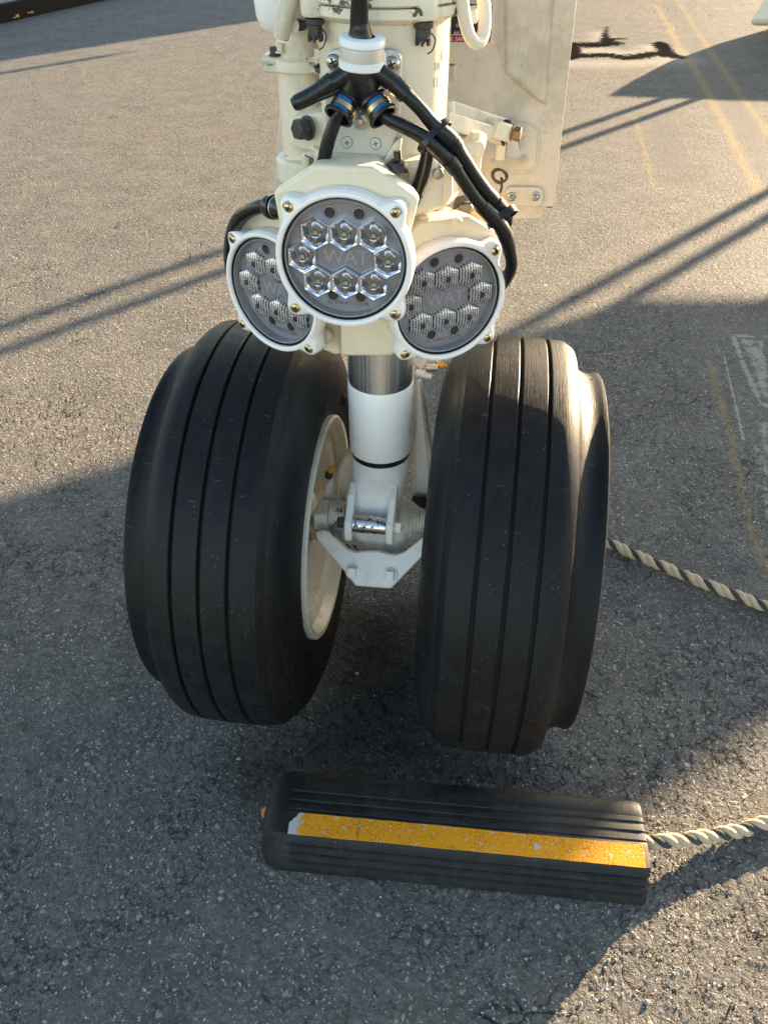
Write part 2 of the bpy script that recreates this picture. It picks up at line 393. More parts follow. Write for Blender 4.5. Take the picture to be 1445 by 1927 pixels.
    h = n.math('SUBTRACT', h, n.math('MULTIPLY', crack, .0034)); h = n.math('ADD', h, n.math('MULTIPLY', whi, .0006))
    p = n.bsdf(base, rr, 0, .22); n.l(n.math('SUBTRACT', .22, n.math('MULTIPLY', tar, .21)), p.inputs['Specular IOR Level'])
    df = n.n('BsdfDiffuse'); n.l(base, df.inputs[0]); df.inputs[1].default_value = .3
    mxs = n.n('MixShader'); n.l(n.math('MAXIMUM', n.math('MULTIPLY', tar, .97), n.math('MAXIMUM', .38, shade_stn)), mxs.inputs[0])
    n.l(p.outputs[0], mxs.inputs[1]); n.l(df.outputs[0], mxs.inputs[2]); n.l(mxs.outputs[0], n.out.inputs[0])
    dn = n.n('Displacement'); dn.inputs['Midlevel'].default_value = 0; dn.inputs['Scale'].default_value = 1
    n.l(n.math('SUBTRACT', h, .0036), dn.inputs['Height']); n.l(dn.outputs[0], n.out.inputs['Displacement'])
    n.m.displacement_method = 'BOTH'; return n.m

def build_ground():
    step = 2.9
    us = np.arange(-170, 1620, step); vv = np.arange(2120, -75, -step)
    U, V = np.meshgrid(us, vv)
    a = np.array(FWD)[None, None] + ((U-PW/2)/FPX)[..., None]*np.array(RGT) + ((V-PH/2)/FPX)[..., None]*np.array(DWN)
    t = -CAM.z/a[..., 2]; X = CAM.x + a[..., 0]*t; Y = CAM.y + a[..., 1]*t
    nr, nc = X.shape; N = nr*nc
    P = np.stack([X, Y, np.zeros_like(X)], -1).reshape(-1, 3)
    idx = np.arange(N).reshape(nr, nc)
    q = np.stack([idx[:-1, :-1], idx[:-1, 1:], idx[1:, 1:], idx[1:, :-1]], -1).reshape(-1, 4)
    far = np.array([(-90, -60, 0), (90, -60, 0), (160, 220, 0), (-160, 220, 0)], float)
    verts = np.vstack([P, far]); A, B, Cc, Dd = N, N+1, N+2, N+3
    ng = [[A, B] + list(idx[0, ::-1]), [B, Cc] + list(idx[::-1, -1]), [Cc, Dd] + list(idx[-1, :]), [Dd, A] + list(idx[:, 0])]
    # note: row 0 is the near edge, the last row the far edge
    loops = np.concatenate([q.ravel()] + [np.array(g) for g in ng])
    tot = np.concatenate([np.full(len(q), 4), np.array([len(g) for g in ng])])
    me = bpy.data.meshes.new('asphalt_apron'); me.vertices.add(len(verts)); me.vertices.foreach_set('co', verts.ravel())
    me.loops.add(len(loops)); me.loops.foreach_set('vertex_index', loops.astype(np.int32))
    me.polygons.add(len(tot)); st = np.concatenate([[0], np.cumsum(tot)[:-1]])
    me.polygons.foreach_set('loop_start', st.astype(np.int32)); me.update(calc_edges=True)
    me.polygons.foreach_set('use_smooth', np.ones(len(tot), bool))
    # --- marks on the asphalt, laid out in metres on the ground
    G = verts[:, :2]
    gp = lambda L: np.array([tuple(atz(x, y))[:2] for x, y in L])
    def dline(pl):
        d = np.full(len(G), 9.)
        for p, r in zip(pl[:-1], pl[1:]):
            e = r-p; tt = np.clip(((G-p) @ e)/(e @ e), 0, 1); d = np.minimum(d, np.hypot(*(G-p-tt[:, None]*e).T))
        return d
    def inside(pl):
        ins = np.zeros(len(G), bool); x, y = G.T
        for (x0, y0), (x1, y1) in zip(pl, np.roll(pl, -1, 0)):
            c = ((y0 > y) != (y1 > y)); ins ^= c & (x < (x1-x0)*(y-y0)/(y1-y0+1e-12)+x0)
        return ins
    def poly(L, soft):
        pl = gp(L); d = dline(np.vstack([pl, pl[:1]])); return np.clip(.5+np.where(inside(pl), d, -d)/soft*.5, 0, 1)
    def line(L, hw, soft):
        return np.clip(.5+(hw-dline(gp(L)))/soft*.5, 0, 1)
    mx = lambda *a: np.maximum.reduce(a)
    white = mx(.93*line([(1379, 632), (1396, 682), (1414, 722), (1430, 757), (1446, 764)], .006, .022), line([(1372, 631), (1445, 634)], .003, .022),
               .53*poly([(1382, 632), (1445, 636), (1460, 770), (1425, 745)], .02), .53*poly([(1408, 790), (1460, 780), (1470, 900), (1425, 880)], .03),
               .49*poly([(1390, 760), (1470, 880), (1470, 1030), (1425, 1000)], .03), line([(1362, 672), (1380, 748), (1398, 826)], .0022, .006),
               .80*line([(1230, 353), (1345, 362)], .006, .04), .74*line([(1270, 219), (1292, 272), (1323, 356)], .004, .03), .8*line([(1050, 1128), (1048, 1190)], .003, .02),
               .75*line([(1142, 925), (1158, 1000), (1172, 1010)], .004, .03), .8*line([(84, 1500), (108, 1440)], .002, .012))
    yel = mx(line([(1233, 8), (1258, 50), (1278, 87), (1303, 123), (1334, 179), (1376, 258), (1404, 317), (1430, 362)], .018, .05),
             line([(1273, 0), (1326, 81), (1390, 174), (1445, 252)], .015, .05), .9*line([(1195, 221), (1208, 269), (1230, 350)], .010, .04),
             .92*line([(1333, 680), (1352, 752), (1368, 800), (1391, 905), (1412, 985), (1442, 1080)], .008, .03))
    tar = mx(poly([(1070, 86), (1092, 87), (1094, 109), (1068, 114)], .06), line([(1072, 83), (1100, 85), (1124, 84), (1150, 81)], .07, .12), poly([(1141, 49), (1146, 72), (1158, 76), (1140, 80), (1128, 78)], .07),
             line([(1150, 73), (1173, 72)], .02, .06), line([(1080, 105), (1140, 103), (1181, 109), (1237, 100), (1270, 106)], .055, .12),
             poly([(1226, 81), (1242, 77), (1258, 84), (1276, 108), (1249, 104), (1237, 95)], .07))
    halo = mx(.95*line([(1072, 95), (1120, 95), (1180, 104), (1240, 98), (1272, 112)], .12, .25), .9*line([(1126, 62), (1130, 78)], .06, .15), .9*line([(1080, 120), (1180, 119), (1262, 112)], .10, .25), .85*line([(1222, 88), (1238, 100)], .08, .12))
    smooth = mx(.95*poly([(1233, 8), (1273, 0), (1326, 81), (1390, 174), (1450, 252), (1430, 356), (1376, 258), (1303, 123)], .08), .8*poly([(1195, 221), (1270, 205), (1323, 356), (1232, 350)], .08),
                .7*poly([(1375, 600), (1460, 590), (1480, 900), (1440, 760), (1412, 720)], .05), .6*poly([(1140, 45), (1192, 45), (1230, 85), (1160, 95)], .2))
    crack = mx(line([(1226, 3), (1238, 12), (1252, 17), (1285, 24), (1330, 29), (1395, 31)], .010, .012), line([(1170, 42), (1180, 30), (1215, 24), (1245, 16)], .006, .010))
    for nm, ch in (('marks', (white, yel, tar)), ('wear', (smooth, np.clip((crack-.5)*2, 0, 1), halo))):
        at_ = me.attributes.new(nm, 'FLOAT_COLOR', 'POINT')
        c = np.stack([*ch, np.ones(len(G))], 1); c[-4:, :3] = 0
        at_.data.foreach_set('color', c.astype(np.float32).ravel())
    at_ = me.attributes.new('shade_stain', 'FLOAT', 'POINT'); sv = poly([(640, 1130), (800, 1130), (815, 1330), (860, 1430), (1010, 1450), (980, 1480), (600, 1470), (470, 1510), (430, 1440), (540, 1385), (610, 1300)], .14); sv[-4:] = 0  # shade under the gear, with some oil stain, painted into the asphalt
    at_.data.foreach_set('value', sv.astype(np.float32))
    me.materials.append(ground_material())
    o = bpy.data.objects.new('asphalt_apron', me); COL.objects.link(o); o['kind'] = 'structure'; return o
build_ground()
# ================================================================ nose landing gear
gear = thing('nose_landing_gear', 'cream twin-wheel aircraft nose gear with three round landing lights', 'landing gear')
TR, ZC, TX = .2667, .2547, .159
def nose_wheel(sgn):
    M = frame((sgn*TX, 0, ZC), (sgn, 0, 0))
    rim = MB()
    prof = [(.120, -.070), (.1475, -.078), (.1505, -.082), (.1505, -.088), (.1475, -.0905), (.1415, -.0895), (.1385, -.084), (.1345, -.066), (.1300, -.060), (.1275, -.0605),
            (.1225, -.070), (.1185, -.0715), (.1150, -.069), (.1120, -.050), (.1060, -.022), (.0960, -.016), (.0600, -.018), (.0500, -.024), (.0460, -.040), (.0440, -.062), (.0385, -.066), (.0200, -.066)]
    rim.lathe(prof, M, 96)
    rim.lathe([(.12, .07), (.1475, .078), (.150, .088), (.142, .0895), (.134, .07), (.115, .05), (.06, .045), (.05, .075), (.0, .078)], M, 96)
    rim.lathe([(.12, -.070), (.12, .070)], M, 64)
    w = obj('wheel', rim, RIMP, gear, angle=30)
    # tyre: three grooves, rounded inner shoulder, moulded chine on the outer shoulder
    g = [(-.031, .0022), (0, .0022), (.031, .0022)]
    def crown(x): return TR - .95*x*x*1.05 - .1*max(0, abs(x)-.045)
    pts = [(-.0805, .1470), (-.0830, .1530), (-.0875, .1640), (-.0908, .1800), (-.0915, .1960), (-.0895, .2120), (-.0850, .2270), (-.0790, .2400), (-.0735, .2480), (-.0690, .2525), (-.0672, .2535), (-.0662, .2552)]
    xs = [-.060, -.053, -.045, -.038]
    t = [(x, r, 0) for x, r in pts] + [(x, crown(x), 0) for x in xs]
    prev = None
    for gx, hw in g:
        r = crown(gx)
        t += [(gx-hw-.0008, crown(gx-hw), 0), (gx-hw, r-.0008, 1), (gx-hw+.0006, r-.0072, 1), (gx+hw-.0006, r-.0072, 1), (gx+hw, r-.0008, 1), (gx+hw+.0008, crown(gx+hw), 0)]
        if gx < .03: t += [(gx+.0105, crown(gx+.0105), 0), (gx+.0205, crown(gx+.0205), 0)]
    t += [(x, crown(x), 0) for x in (.038, .046, .053)]
    t += [(.0585, .2592, 0), (.0612, .2574, 0), (.0632, .2555, 0), (.0640, .2535, 0), (.0644, .2480, 0), (.0652, .2415, 0), (.0680, .2360, 0), (.0725, .2314, 0), (.0785, .2280, 0), (.0845, .2266, 0), (.0885, .2266, 0), (.0925, .2275, 0), (.0955, .2280, 0), (.0978, .2277, 0),
          (.0992, .2255, 0), (.0997, .2220, 0), (.0990, .2150, 0), (.0968, .2070, 0), (.0942, .1990, 0), (.0925, .1890, 0), (.0905, .1700, 0), (.0860, .1560, 0), (.0805, .1470, 0)]
    mb = MB(); seg = 192
    rr = [[M @ Vector((r*math.cos(2*math.pi*j/seg), r*math.sin(2*math.pi*j/seg), h)) for j in range(seg)] for h, r, _ in t]
    for ring in rr:
        for p in ring:
            if p.z < .002: p.z = .002
    for i in range(len(rr)-1):
        mb.mat = 1 if (t[i][2] and t[i+1][2]) else 0
        mb.rings(rr[i:i+2], True)
    # weld ring seams
    ty = obj('tyre', mb, [TYRE, GROOVE], w, angle=32)
    import bmesh
    bm = bmesh.new(); bm.from_mesh(ty.data); bmesh.ops.remove_doubles(bm, verts=bm.verts, dist=1e-5); bmesh.ops.recalc_face_normals(bm, faces=bm.faces); bm.to_mesh(ty.data); bm.free()
    for p in ty.data.polygons: p.use_smooth = True
    ty.data.set_sharp_from_angle(angle=math.radians(32))
    # vent pips and mould hairs of the new tyre
    hr = MB(); rd = random.Random(int(sgn*3+9))
    for k in range(46):
        a = rd.uniform(0, 2*math.pi); side = rd.choice((-1, -1, 1))
        r, h = (rd.uniform(.155, .24), -.0912) if side < 0 else (rd.choice((.2495, .229, .2265)), rd.choice((.066, .082, .098)))
        if side < 0: h = float(np.interp(r, [.153, .18, .196, .212, .227, .24], [-.083, -.0908, -.0915, -.0895, -.085, -.079]))
        p = M @ Vector((r*math.cos(a), r*math.sin(a), h)); q = M @ Vector((r*math.cos(a), r*math.sin(a), h)) 
        d = (M.to_3x3() @ Vector((math.cos(a)*.3+rd.uniform(-.3, .3), math.sin(a)*.3+rd.uniform(-.3, .3), side))).normalized()
        if p.z > .03: hr.tube([p, p+d*rd.uniform(.003, .008)+Vector((0, 0, rd.uniform(-.001, .002)))], .00035, 5, True, 1)
    hh = obj('mould_hair', hr, DARK, w); hh['kind'] = 'stuff'
    return w, M
wl_, ML = nose_wheel(-1); wr_, MR = nose_wheel(1)
# raised lettering band on the inner sidewall of the left tyre (short bars of a moulded size mark)
bars = MB(); rd = random.Random(4)
for k in range(26):
    a = math.radians(40+k*3.1)
    r0 = .166+rd.uniform(0, .003); r1 = .182+rd.uniform(-.004, .001)
    def P_(r, a): return ML @ Vector((r*math.cos(a), r*math.sin(a), float(np.interp(r, [.153, .164, .18, .196], [-.083, -.0875, -.0908, -.0915]))-.0006))
    a2 = a+math.radians(rd.uniform(-.6, .6)); bars.tube([P_(r0, a), P_(r1, a2)], .0008, 6, True, 1)
    if rd.random() < .55: bars.tube([P_(r1, a2), P_(r1, a+math.radians(2.2))], .0008, 6, True, 1)
bl = obj('moulded_marking', bars, GROOVE, wl_); bl['kind'] = 'stuff'
# balance weight and overheat stain on the left rim
bw = MB(); 
for k in range(7):
    a = math.radians(-62+k*5)
pts_ = [ML @ Vector((.109*math.cos(a), .109*math.sin(a), -.046)) for a in [math.radians(x) for x in range(-70, -38, 4)]]

# ---- shock strut
BX, BY = .0045, 0.
UP = Vector((0, 0, 1))
def vlathe(name, prof, mat, x=BX, y=BY, seg=64, parent=gear, angle=38, cap=False):
    return obj(name, MB().lathe(prof, Matrix.Translation((x, y, 0)), seg, cap, cap), mat, parent, angle=angle)
vlathe('piston', [(.0372, .40), (.0372, .66)], CHROME, 0)
zc1 = at(715, 745, -.038).z; zc0 = at(715, 876, -.036).z
vlathe('piston_collar', [(.0360, zc0+.0030), (.0376, zc0+.0032), (.0380, zc0+.0045), (.0383, zc1-.001), (.0376, zc1), (.0370, zc1)], WHITE, 0)
vlathe('seal_ring', [(.030, zc0-.005), (.0360, zc0-.0048), (.0364, zc0-.003), (.0364, zc0+.0025), (.0358, zc0+.0032)], GASKET, 0)
# fork: a round neck that turns into a flat casting with two pin lugs
def sq(cx, cy, hx, hy, z, n, m=40):
    out = []
    for j in range(m):
        a = 2*math.pi*j/m; c, s = math.cos(a), math.sin(a)
        out.append(Vector((cx+hx*math.copysign(abs(c)**(2/n), c), cy+hy*math.copysign(abs(s)**(2/n), s), z)))
    return out
zf = zc0-.005
fk = MB().rings([sq(0, 0, .0365, .0365, zf, 2), sq(0, 0, .0368, .037, zf-.006, 2), sq(0, -.001, .0362, .037, zf-.022, 2.3), sq(-.001, -.005, .0345, .038, zf-.040, 2.8),
                 sq(-.003, -.012, .0325, .037, zf-.058, 3.2), sq(-.004, -.016, .0310, .035, zf-.075, 3.6), sq(-.004, -.012, .0305, .034, zf-.092, 4), sq(-.003, -.002, .031, .034, zf-.125, 4)], True, True, True)
fork = obj('fork', fk, FORKWHITE, gear, angle=50)
pl = at(665, 985, -.068); pr_ = at(727, 990, -.068)
zp = (pl.z+pr_.z)/2
for xa, xb in ((pl.x-.0098, pl.x-.0005), (pr_.x+.0005, pr_.x+.0098)):
    o_ = [(-.030, zp+.036), (-.052, zp+.030), (-.066, zp+.014), (-.078, zp+.008), (-.081, zp-.004), (-.079, zp-.020), (-.068, zp-.021), (-.062, zp-.012), (-.030, zp-.012)]
    Mx = Matrix(((0, 0, 1, 0), (1, 0, 0, 0), (0, 1, 0, 0), (0, 0, 0, 1)))
    obj('pin_lug', MB().prism(o_, Mx, xa, xb), FORKWHITE, fork, bevel=.002)
obj('fork_pin', MB().cyl((pl.x-.0005, -.068, zp), (pr_.x+.0005, -.068, zp), .0112, 28), PINM, fork, bevel=.0008)
obj('pin_nut', MB().hexbolt(frame((pr_.x+.0085, -.068, zp), (1, 0, 0)), .0068, .008), WHITE, fork, bevel=.0006)
b = MB().hexbolt(frame((pl.x-.0085, -.068, zp), (-1, 0, 0)), .0072, .009)
b.tube([(pl.x-.02, -.072, zp+.004), (pl.x-.026, -.078, zp-.004), (pl.x-.021, -.082, zp-.012)], .0012, 6)
obj('castle_nut', b, DARKSTEEL, fork, bevel=.0006)
# axle and what sits on it
obj('axle', MB().cyl((-.16, 0, ZC), (.16, 0, ZC), .019, 32), STEEL, gear)
Mx_ = frame((0, .004, .262), (1, 0, 0))
obj('axle_housing', MB().lathe([(.018, -.052), (.024, -.050), (.028, -.044), (.038, -.030), (.046, -.012), (.048, .006), (.045, .022), (.036, .040), (.028, .052), (.024, .060), (.018, .062)], Mx_, 40), DIRTYWHITE, gear, angle=50)
def bellows(x0, x1, c, r=.0165, n=6):
    pr2 = []
    for i in range(n):
        xa = x0+(x1-x0)*i/n; d = (x1-x0)/n
        pr2 += [(r*.86, xa), (r, xa+d*.3), (r, xa+d*.65), (r*.86, xa+d)]
    return MB().lathe(pr2, frame((0, c.y, c.z), (1, 0, 0)), 28)
cL = at(636, 967, -.012); cR = at(788, 980, -.012)
obj('bellows', bellows(cL.x-.010, cL.x+.010, cL), DIRTYWHITE, gear, angle=25)
obj('bellows', bellows(cR.x-.010, cR.x+.014, cR), DIRTYWHITE, gear, angle=25)
hc = at(607, 972, -.014)
obj('swivel_block', MB().rings([[Vector((x, hc.y+yy, hc.z+zz)) for yy, zz in ((-.018, -.017), (.018, -.017), (.018, .016), (-.018, .016))] for x in (hc.x-.0085, hc.x+.010)], True, True, True), DIRTYWHITE, gear, bevel=.004, seg=3)
obj('clip', MB().tube([at(592, 997, -.035), at(603, 1003, -.038), at(618, 1002, -.036), at(624, 994, -.034)], .0016, 8), STEEL, gear)
# tow fitting: U-shaped plate under the axle, sloping forward
def tilt(px, py): 
    y = -.050 - (py-1000)/105*.040
    return at(px, py, y)
tp = [(594, 1002), (604, 998), (617, 1000), (640, 1021), (654, 1034), (668, 1039), (690, 1037), (712, 1037), (730, 1042), (745, 1044), (760, 1039), (789, 1016), (802, 1008), (812, 1012), (812, 1030), (735, 1108), (669, 1103), (644, 1071), (596, 1014)]
top = [tilt(*p) for p in tp]; nrm = ((tilt(735, 1000)-tilt(664, 1000)).cross(tilt(700, 1100)-tilt(700, 1000))).normalized()
if nrm.y > 0: nrm = -nrm
tow = obj('tow_fitting', MB().rings([[p-nrm*.013 for p in top], top], True, True, True), FORKWHITE, gear, bevel=.0022, seg=3)
for px, py in ((664, 1076), (735, 1082)):
    c = tilt(px, py); Mb = frame(c, nrm, (1, 0, 0))
    obj('square_bolt', MB().lathe([(.0098, -.001), (.0098, .0012), (.0085, .0016)], Mb, 24, True, True).box((-.0053, -.006, .0012), (.0053, .006, .0085), Mb), WHITE, tow, bevel=.0018, seg=3)
obj('rivet', MB().dome(frame(tilt(606, 1007), nrm), .0035, .0012), DIRTYWHITE, tow)
# torque links and small fittings
def slab(name, pxs, y, th, mat, bevel=.002, parent=gear, yb=None):
    f = [at(px, py, y) for px, py in pxs]
    return obj(name, MB().rings([[p+Vector((0, th, 0)) for p in f], f], True, True, True), mat, parent, bevel=bevel, seg=2)
tl = slab('torque_link', [(779, 702), (786, 698), (795, 760), (806, 830), (818, 888), (816, 946), (774, 946), (772, 860), (774, 780)], .045, .026, DIRTYWHITE, .004)
slab('link_web', [(785, 720), (789, 720), (806, 880), (806, 930), (784, 930), (780, 840)], .041, .01, WHITE, .003, tl)
obj('link_boss', MB().cyl(at(774, 955, .03), at(822, 960, .03), .016, 28), DARK, tl)
b = at(794, 705, .05); obj('link_tube', MB().cyl(at(782, 702, .045), at(813, 707, .045), .0052, 20), WHITE, tl, bevel=.0008)
slab('upper_link', [(777, 655), (808, 655), (806, 678), (792, 697), (782, 690), (777, 690)], .05, .03, DIRTYWHITE, .003)
cp = MB(); 
for k in range(5): cp.cyl(at(803+k*4.2, 690, .045), at(806+k*4.2, 690.5, .045), .0068+.0006*(k % 2), 18)
obj('torque_link', MB().rings([[Vector((x, y, z)) for x, y in ((-.034, .06), (.030, .06), (.026, .14), (-.030, .14))] for z in (.34, .60)], True, True, True), DIRTYWHITE, gear, bevel=.005)  # rear link hidden by the strut, added to block sun on the left tyre
obj('washer_stack', cp, STEEL, gear)
slab('link_lug', [(818, 655), (827, 655), (827, 700), (819, 700)], .045, .012, DIRTYWHITE)
obj('grease_cap', MB().cyl(at(824, 687, .044), at(836, 688, .044), .0036, 14).cyl(at(836, 688, .044), at(841, 688.5, .044), .0018, 10), AMBER, gear)
slab('left_torque_link', [(631, 905), (637, 880), (646, 866), (664, 856), (668, 946), (650, 948), (637, 938)], .020, .03, CREAM, .006).name = 'torque_link'
slab('swivel_arm', [(600, 952), (609, 935), (613, 912), (620, 903), (626, 907), (625, 925), (632, 940), (650, 950), (650, 960), (602, 962)], .012, .010, DIRTYWHITE, .003)
vb = at(619, 893, .008); obj('valve_body', MB().lathe([(0, -.006), (.0052, -.004), (.0058, .002), (.004, .006), (0, .007)], frame(vb, (.2, -.3, 1)), 18), DARKSTEEL, gear)
obj('valve_cap', MB().lathe([(.0034, 0), (.0044, .001), (.0044, .007), (.0022, .0085), (.0022, .012), (0, .0125)], frame(at(622, 888, .006), (.35, -.1, 1)), 14), AMBER, gear)
# weight strip on the left rim
obj('balance_weight', MB().rings([[ML @ Vector((r*math.cos(a), r*math.sin(a), h)) for r, h in ((.1050, -.026), (.1050, -.036), (.1085, -.041), (.1105, -.041), (.1105, -.030))] for a in [math.radians(x) for x in range(-36, -5, 3)]], True, True, True), DARKSTEEL, wl_)

# ---- outer cylinder and collars
zb = at(722, 660, -.055).z
vlathe('outer_cylinder', [(.038, .560), (.054, .561), (.0575, .566), (.0580, .70), (.0585, .71), (.0585, 1.30)], CREAM, angle=30)
zr = at(722, 45, -.074).z
fl = vlathe('flange', [(.0585, zr-.004), (.064, zr-.002), (.0690, zr), (.0715, zr+.002), (.0715, zr+.0085), (.0700, zr+.0092)], CREAMCHIP, angle=25)
vlathe('flange', [(.0650, zr+.0092), (.0690, zr+.0098), (.0715, zr+.0115), (.0715, zr+.0195), (.0690, zr+.0215), (.056, zr+.023)], CREAMCHIP, angle=25)
for px, py, y in ((592, 30, -.045), (797, 32, -.050)):
    c = at(px, py, y)
    fl2 = obj('flange_lug', MB().lathe([(.0, .0), (.0105, .001), (.0115, .003), (.0115, .020), (.0105, .022), (0, .022)], Matrix.Translation((c.x, c.y, zr-.0005)), 24), CREAMCHIP, gear)
    mb = MB().lathe([(.0082, 0), (.0082, -.0045), (.0068, -.005)], Matrix.Translation((c.x, c.y, zr-.001)), 20, True, True).hexbolt(frame((c.x, c.y, zr-.005), (0, 0, -1)), .0064, .0105, False)
    for k in range(6): 
        a = k*math.pi/3; mb.box((-.0011, .0042, .008), (.0011, .0068, .0135), frame((c.x, c.y, zr-.005), (0, 0, -1)) @ Matrix.Rotation(a, 4, 'Z'))
    obj('castle_nut', mb, DARKSTEEL, fl2, bevel=.0004)
    obj('bolt_head', MB().hexbolt(frame((c.x, c.y, zr+.0215), (0, 0, 1)), .0068, .006), STEEL, fl2, bevel=.0004)
    obj('lock_wire', MB().tube([(c.x+.007, c.y-.003, zr-.009), (c.x+.011, c.y-.008, zr-.013), (c.x+.009, c.y-.012, zr-.020), (c.x+.005, c.y-.010, zr-.023)], .0006, 6), DARKSTEEL, fl2)
zs0 = at(722, 410, -.07).z; zs1 = at(800, 300, -.06).z
vlathe('steering_collar', [(.058, zs0), (.071, zs0+.001), (.073, zs0+.004), (.073, zs1-.006), (.070, zs1-.001), (.058, zs1)], CREAM, angle=25)
# lit shelf of the collar on the right and its clamp block
slab('collar_ear', [(845, 274), (908, 268), (912, 276), (912, 282), (905, 300), (902, 332), (880, 350), (845, 350)], .005, .05, CREAM, .003)
obj('ear_bolt', MB().hexbolt(frame(at(895, 268, .02), (0, 0, 1)), .0065, .008), CREAM, gear, bevel=.0008)
slab('clamp_block', [(803, 322), (822, 316), (851, 318), (850, 368), (832, 400), (800, 402)], -.040, .035, CREAM, .002)
slab('rust_strip', [(815, 336), (826, 330), (831, 332), (824, 398), (814, 398)], -.042, .01, plain('rusty_edge', (.33, .22, .11), .6, var=.5, vscale=90), .001)
obj('clamp_bolt', MB().hexbolt(frame(at(822, 324, -.046), (.3, -1, .1)), .0052, .006), STEEL, gear, bevel=.0005)
# ---- steering actuator on the left
ac = at(566, 215, .010)
zz = lambda py: at(566, py, -.006).z
ax_ = obj('steering_actuator', MB().lathe([(.0, zz(-40)), (.016, zz(-40)), (.0165, zz(60)), (.0175, zz(75)), (.0200, zz(95)), (.0215, zz(108)), (.0225, zz(110)), (.0225, zz(112)), (.0245, zz(114)), (.0250, zz(118)), (.0250, zz(134)), (.0240, zz(137)), (.0195, zz(139)), (.0192, zz(290)), (.018, zz(296)), (0, zz(296))], Matrix.Translation((ac.x, ac.y, 0)), 48), CREAM, gear, angle=30)
obj('cap_flange', MB().box((-.030, -.020, 0), (.026, .02, .0075), Matrix.Translation((ac.x, ac.y, zz(123)))), CREAMCHIP, ax_, bevel=.004, seg=3)
obj('cap_flange', MB().box((-.028, -.019, 0), (.025, .02, .0065), Matrix.Translation((ac.x, ac.y, zz(139)))), CREAMCHIP, ax_, bevel=.004, seg=3)
for px, py in ((517, 99), (528, 93), (600, 103)):
    obj('cap_bolt', MB().hexbolt(frame(at(px, py+6, -.008), (0, 0, 1)), .0042, .006), DARKSTEEL if px < 525 else CREAM, ax_, bevel=.0004)
slab('actuator_bracket', [(545, 222), (602, 212), (640, 214), (640, 285), (618, 292), (560, 282), (546, 275)], -.028, .045, CREAM, .003)
obj('hex_bolt', MB().hexbolt(frame(at(578, 241, -.030), (-.62, -.78, .05)), .0094, .013, False).lathe([(.0108, -.001), (.0108, .001), (.0100, .0016)], frame(at(578, 241, -.030), (-.62, -.78, .05)), 28, True, True), DARKSTEEL, gear, bevel=.0007)
lk = at(600, 300, -.03)
obj('collar_lug', MB().lathe([(.0, zz(345)), (.034, zz(345)), (.036, zz(340)), (.036, zz(306)), (.034, zz(300)), (.022, zz(299)), (.021, zz(302)), (.0, zz(302))], Matrix.Translation((at(588, 310, .008).x, .012, 0)), 48), CREAM, gear, angle=30)
slab('clamp_tab', [(567, 290), (579, 287), (642, 281), (645, 290), (580, 300), (580, 328), (568, 326)], -.040, .012, CREAM, .003)
slab('clamp_pad', [(536, 298), (560, 290), (640, 300), (640, 352), (560, 368), (538, 362)], -.010, .04, CREAM, .004)
obj('lock_wire', MB().tube([at(574, 292, -.045), at(581, 296, -.047), at(589, 300, -.046), at(588, 306, -.044)], .0007, 6), DARKSTEEL, gear)
# tubes and bottle at the top
obj('brake_tube', MB().tube([at(553, -60, -.03), at(545, -5, -.032), at(536, 38, -.034), at(529, 72, -.034)], [.0085, .0085, .0078, .0068], 18), CREAMCHIP, gear)
obj('fluid_bottle', MB().lathe([(0, -.026), (.008, -.0245), (.0155, -.020), (.0195, -.010), (.0205, .004), (.0205, .08), (0, .08)], Matrix.Translation(at(520, 5, .03)), 32), WHITE, gear, angle=50)
obj('eye_fitting', MB().lathe([(.0025, -.002), (.006, -.002), (.006, .002), (.0025, .002), (.0025, -.002)], frame(at(550, 48, -.03), (.2, -1, 0)), 20), CREAM, gear)
slab('dark_bracket', [(552, 36), (577, 42), (575, 58), (560, 60)], -.02, .01, DARKSTEEL, .002)
obj('hose_loop', MB().tube([at(866, -60, -.03), at(868, -15, -.03), at(873, 30, -.028), at(883, 66, -.025), at(897, 81, -.02), at(909, 66, -.012), at(912, 25, -.005), at(907, -15, 0), at(904, -60, 0)], .0056, 16), CREAM, gear)
slab('clip_block', [(878, 20), (898, 18), (898, 45), (880, 48)], .02, .03, DIRTYWHITE, .002)

# ---- gear door behind, with its link and plates
DY = .150
def dp(px, py, y=DY): return at(px, py, y)
dpts = [(514, 362), (527, 190), (548, -120), (1100, -120), (1085, 0), (1041, 391), (945, 387)]
door = obj('gear_door', MB().rings([[dp(*p)+Vector((0, .016, 0)) for p in dpts], [dp(*p) for p in dpts]], True, True, True), DOORP, gear, bevel=.002)
up = Vector((0, 0, .55))
top_l, top_r = dp(548, -120), dp(1100, -120)
obj('door_skin', MB().rings([[p+Vector((0, .016, 0)) for p in (top_l, top_r, top_r+up+Vector((.02, .0, 0)), top_l+up)], [top_l, top_r, top_r+up+Vector((.02, 0, 0)), top_l+up]], True, True, True), DOORP, door)
pan0 = [(944, -118), (1060, -118), (1042, 20), (1030, 205), (1002, 190), (946, 140)]; pan1 = [(954, -118), (1052, -118), (1036, 20), (1024, 190), (1003, 174), (956, 132)]
obj('door_panel', MB().rings([[dp(*p)+Vector((0, .002, 0)) for p in pan0], [dp(*p, DY-.0006)+Vector((0, -.0045, 0)) for p in pan1]], True, True, True), DOORP, door, bevel=.0015)
slab('door_tab', [(935, 384), (1020, 386), (1018, 413), (935, 411)], DY+.004, .008, DOORP, .001, door)
def rrect(x0, y0, x1, y1, r):
    out = []
    for cx, cy, a0 in ((x1-r, y0+r, -90), (x1-r, y1-r, 0), (x0+r, y1-r, 90), (x0+r, y0+r, 180)):
        for k in range(6): a = math.radians(a0+k*18); out.append((cx+r*math.cos(a), cy+r*math.sin(a)))
    return out
